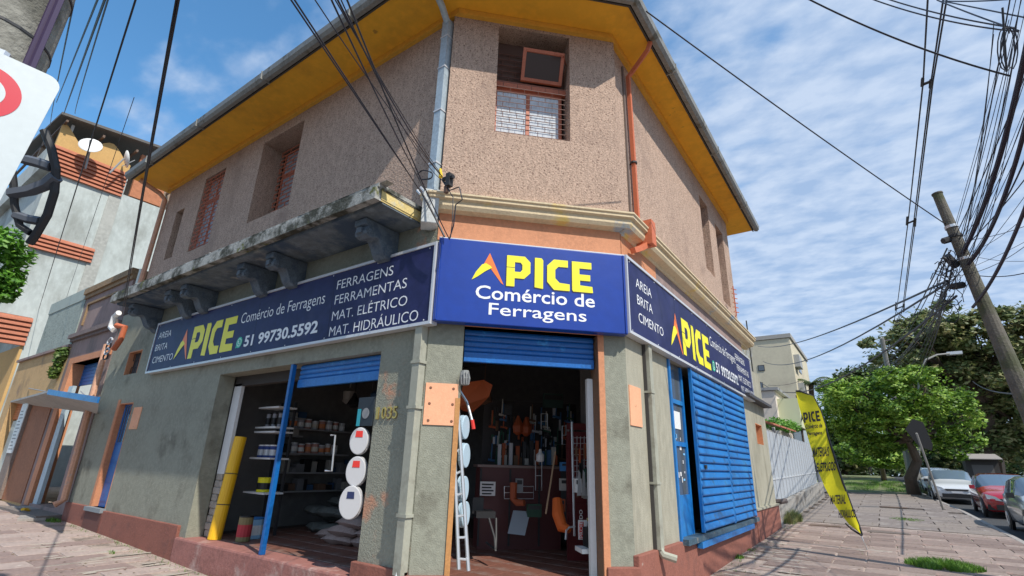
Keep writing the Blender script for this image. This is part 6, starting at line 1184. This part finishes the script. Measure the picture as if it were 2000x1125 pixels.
CB = [((565, -5), (824, 378), 3.2, .0), ((572, -5), (829, 386), 3.2, .0), ((612, -5), (862, 344), 3.2, .05), ((645, -5), (830, 372), 3.0, .03), ((652, -5), (860, 338), 3.0, .04), ((657, -5), (864, 345), 3.0, .09), ((664, -5), (858, 348), 3.0, .14), ((676, -5), (878, 468), 3.0, .06)]
nm = ['leftmost', 'second', 'third', 'fourth', 'fifth', 'sixth', 'seventh', 'rightmost']
for (a_, c_, d_, sg), w_ in zip(CB, nm): cable(sagline(P(*a_, d_), wp(*c_, -.13), sg, 14), .0045 if w_ in ('third', 'fifth', 'seventh') else .0065, w_ + ' of the eight wires running from the top centre to the corner bracket')
cable([wp(826, 380, -.15), wp(850, 425, -.15), wp(868, 462, -.12)], .014, 'short dark lead from the white corner block down behind the blue sign')
tag(MB().tube([wp(815, 372, -.1), wp(824, 382, -.1), wp(829, 374, -.1), wp(822, 366, -.1)], .02, 5).build('wire_clamp', silver), 'small silver clamp ring above the white corner block', 'clamp')
# left corner service head
c_ = ony(228, 625, -.25); t = thing('service_head', 'white insulator and red clay elbow at the left end of the balcony slab', 'insulator', c_); MB().tube([c_ + Vector((0, 0, .18)), c_ + Vector((-.22, 0, .12)), c_ + Vector((-.25, 0, -.15)), c_ + Vector((0, 0, -.25))], .065, 8).build('insulator', white, t); MB().tube([c_ + Vector((.1, 0, -.15)), c_ + Vector((.35, .1, -.2)), c_ + Vector((.3, .1, -.5)), c_ + Vector((.05, .1, -.7))], .065, 8).build('elbow', opipe, t)
for k in range(4): MB().tube([c_ + Vector((.15 + .14 * math.cos(a), -.05, -.55 - k * .12 + .08 * math.sin(a))) for a in [j * .6 for j in range(11)]], .018, 5).build('wire_loop', [silver, dark][k % 2], t)
LC = [((345, -5, 3.5), (238, 618), .12, .008, 'front strand of the heavy twisted cable hanging to the left end of the balcony'), ((350, -5, 3.5), (243, 612), .22, .008, 'rear strand of the heavy twisted cable hanging to the left end of the balcony')]
for a_, c2, sg, r_, lb in LC: cable(sagline(P(*a_), ony(*c2, -.3), sg, 18), r_, lb)
LD = [((266, -5, 4), (70, 625, 26), .35, .008, 'long cable crossing the white apartment block'), ((206, -5, 4), (125, 222, 14), .2, .010, 'thick cable just right of the round sign'), ((192, -5, 4), (110, 200, 14), .1, .008, 'thin cable close to the round sign'), ((212, -5, 4), (147, 222, 16), .3, .007, 'faint thin wire ending above the roof of the white block'), ((146, -5, 4), (98, 245, 14), .1, .007, 'leftmost thin wire beside the concrete pole'), ((262, 190, 9), (110, 640, 26), .0, .006, 'faint hanging wire on the stained white wall')]
for a_, c2, sg, r_, lb in LD: cable(sagline(P(*a_), P(*c2), sg, 14), r_, lb)
# ------------------------------------------------------------------ foreground pole and no parking sign, left edge
pc_ = P(22, 0, 2.3); t = thing('utility_pole', 'stout concrete pole filling the top left corner', 'pole', (pc_.x, pc_.y, -.1)); MB().tube([(pc_.x, pc_.y, z) for z in (-.1, 2, 4, 6, 9)], [.21, .20, .19, .18, .17], 24).build('shaft', concrete, t, smooth=True)
for z in (3.3, 3.62): MB().tube([(pc_.x, pc_.y, z), (pc_.x, pc_.y, z + .012)], .197, 24).build('wire_band', dark, t)
rt_ = Vector((AX[0][0], AX[1][0], 0)).normalized()
for k, (o_, r_) in enumerate(((.192, .018), (.225, .014))): cable([Vector((pc_.x, pc_.y, z)) + rt_ * o_ + Vector((0, .0, 0)) for z in (-.1, 2, 3, 4, 6, 9)], r_, ['dark conduit strapped to the right side of the corner pole', 'purple black cable beside the conduit on the corner pole'][k], None, mat('cable_purple', (.05, .03, .08), .6))
K = P(124, 160, 1.95); best = None
def prj(p):
    v = p - CAM; c = [sum(AX[i][j] * v[i] for i in range(3)) for j in range(3)]; return 1000 + F * c[0] / -c[2], 562.5 - F * c[1] / -c[2]
for yw in range(-60, 61, 4):
    for th in range(-20, 21, 2):
        n0 = (CAM - K); n0.z = 0; n0.normalize(); n0.rotate(Matrix.Rotation(R(yw), 3, 'Z')); u = Vector((0, 0, 1)).cross(n0).normalized(); up = Vector((0, 0, 1)); r3 = Matrix.Rotation(R(th), 3, n0); u = r3 @ u; up = r3 @ up
        k0 = prj(K); k1 = prj(K - up * .3); k2 = prj(K - u * .2); e1 = (k1[0] - k0[0]) / (k1[1] - k0[1]) + .52; e2 = (k2[1] - k0[1]) / (k2[0] - k0[0]) - .44; s = e1 * e1 + e2 * e2
        if best is None or s < best[0]: best = (s, n0, u, up, yw, th)
_, n0, u, up, yw, th = best
SW, SH = .355, .58; t = thing('no_parking_sign', 'white square sign with red ring, cut off by the left edge', 'sign', K - up * SH - u * SW / 2)
def sp(a, c, d=0): return K - u * (SW - a) - up * (SH - c) + n0 * d
rc = .045; pts = []
for cx_, cy_, a0 in ((SW - rc, SH - rc, 0), (rc, SH - rc, 90), (rc, rc, 180), (SW - rc, rc, 270)):
    for k in range(7): a1 = R(a0 + k * 15); pts.append((cx_ + rc * math.cos(a1), cy_ + rc * math.sin(a1)))
MB().prism(pts, lambda a, c, d: sp(a, c, d), .004).build('plate', mat('sign_white', (.58, .63, .63), .4, .05, 6), t)
rx = None
for f in range(10, 60):   # centre the ring so that its right side falls at px 35
    pass
RC = (SW * .5, SH * .715); R0 = .105
redr = mat('sign_red', (.62, .03, .05), .35)
ring_pts = [(RC[0] + R0 * math.cos(2 * math.pi * k / 48), RC[1] + R0 * math.sin(2 * math.pi * k / 48)) for k in range(48)]
poly(ring_pts, lambda a, c: sp(a, c, .0055), redr, t, 'ring'); poly([(RC[0] + (a - RC[0]) * .60, RC[1] + (c - RC[1]) * .60) for a, c in ring_pts], lambda a, c: sp(a, c, .0068), mat('sign_white', (1, 1, 1)), t, 'ring_centre')
text('E', lambda a, c: sp(a, c, .0080), RC[0] - .028, RC[0] + .028, RC[1] - .04, RC[1] + .04, black, t); MB().add([sp(RC[0] + x, RC[1] + y, .009) for x, y in ((-.055, .043), (-.043, .055), (.055, -.043), (.043, -.055))], [(0, 1, 2, 3)]).build('slash', redr, t, fix=False)
MB().tube([sp(SW / 2, SH + .02, -.02), sp(SW / 2, -1.4, -.02)], .022, 8).build('post', alu, t)
print('sign', yw, th, prj(sp(RC[0] + R0, RC[1])), prj(sp(SW, 0)), prj(sp(0, SH)), prj(P(22, 0, 2.3)))
t = thing('iron_bracket', 'curved black iron bracket between the round sign and the leafy branch', 'bracket', P(70, 470, 4.5)); D4 = 4.5
MB().tube([P(x, y, D4) for x, y in ((86, 255), (100, 290), (109, 330), (106, 375), (92, 420), (70, 458), (58, 475))], .035, 7).build('outer_hoop', dark, t); MB().tube([P(x, y, D4) for x, y in ((20, 300), (26, 360), (28, 400), (38, 440), (60, 455))], .03, 7).build('inner_hoop', dark, t)
MB().tube([P(x, y, D4) for x, y in ((22, 378), (60, 372), (92, 360), (110, 345))], .055, 6).build('plate', mat('bracket_grey', (.10, .11, .13), .6), t); MB().tube([P(x, y, D4) for x, y in ((50, 312), (75, 318), (100, 326))], .045, 6).build('plate', mat('bracket_grey', (1, 1, 1)), t); MB().tube([P(x, y, D4) for x, y in ((30, 420), (55, 428), (78, 432))], .04, 6).build('plate', mat('bracket_grey', (1, 1, 1)), t)
MB().tube([P(20, 300, D4), P(-60, 200, D4)], .03, 6).build('arm', dark, t)
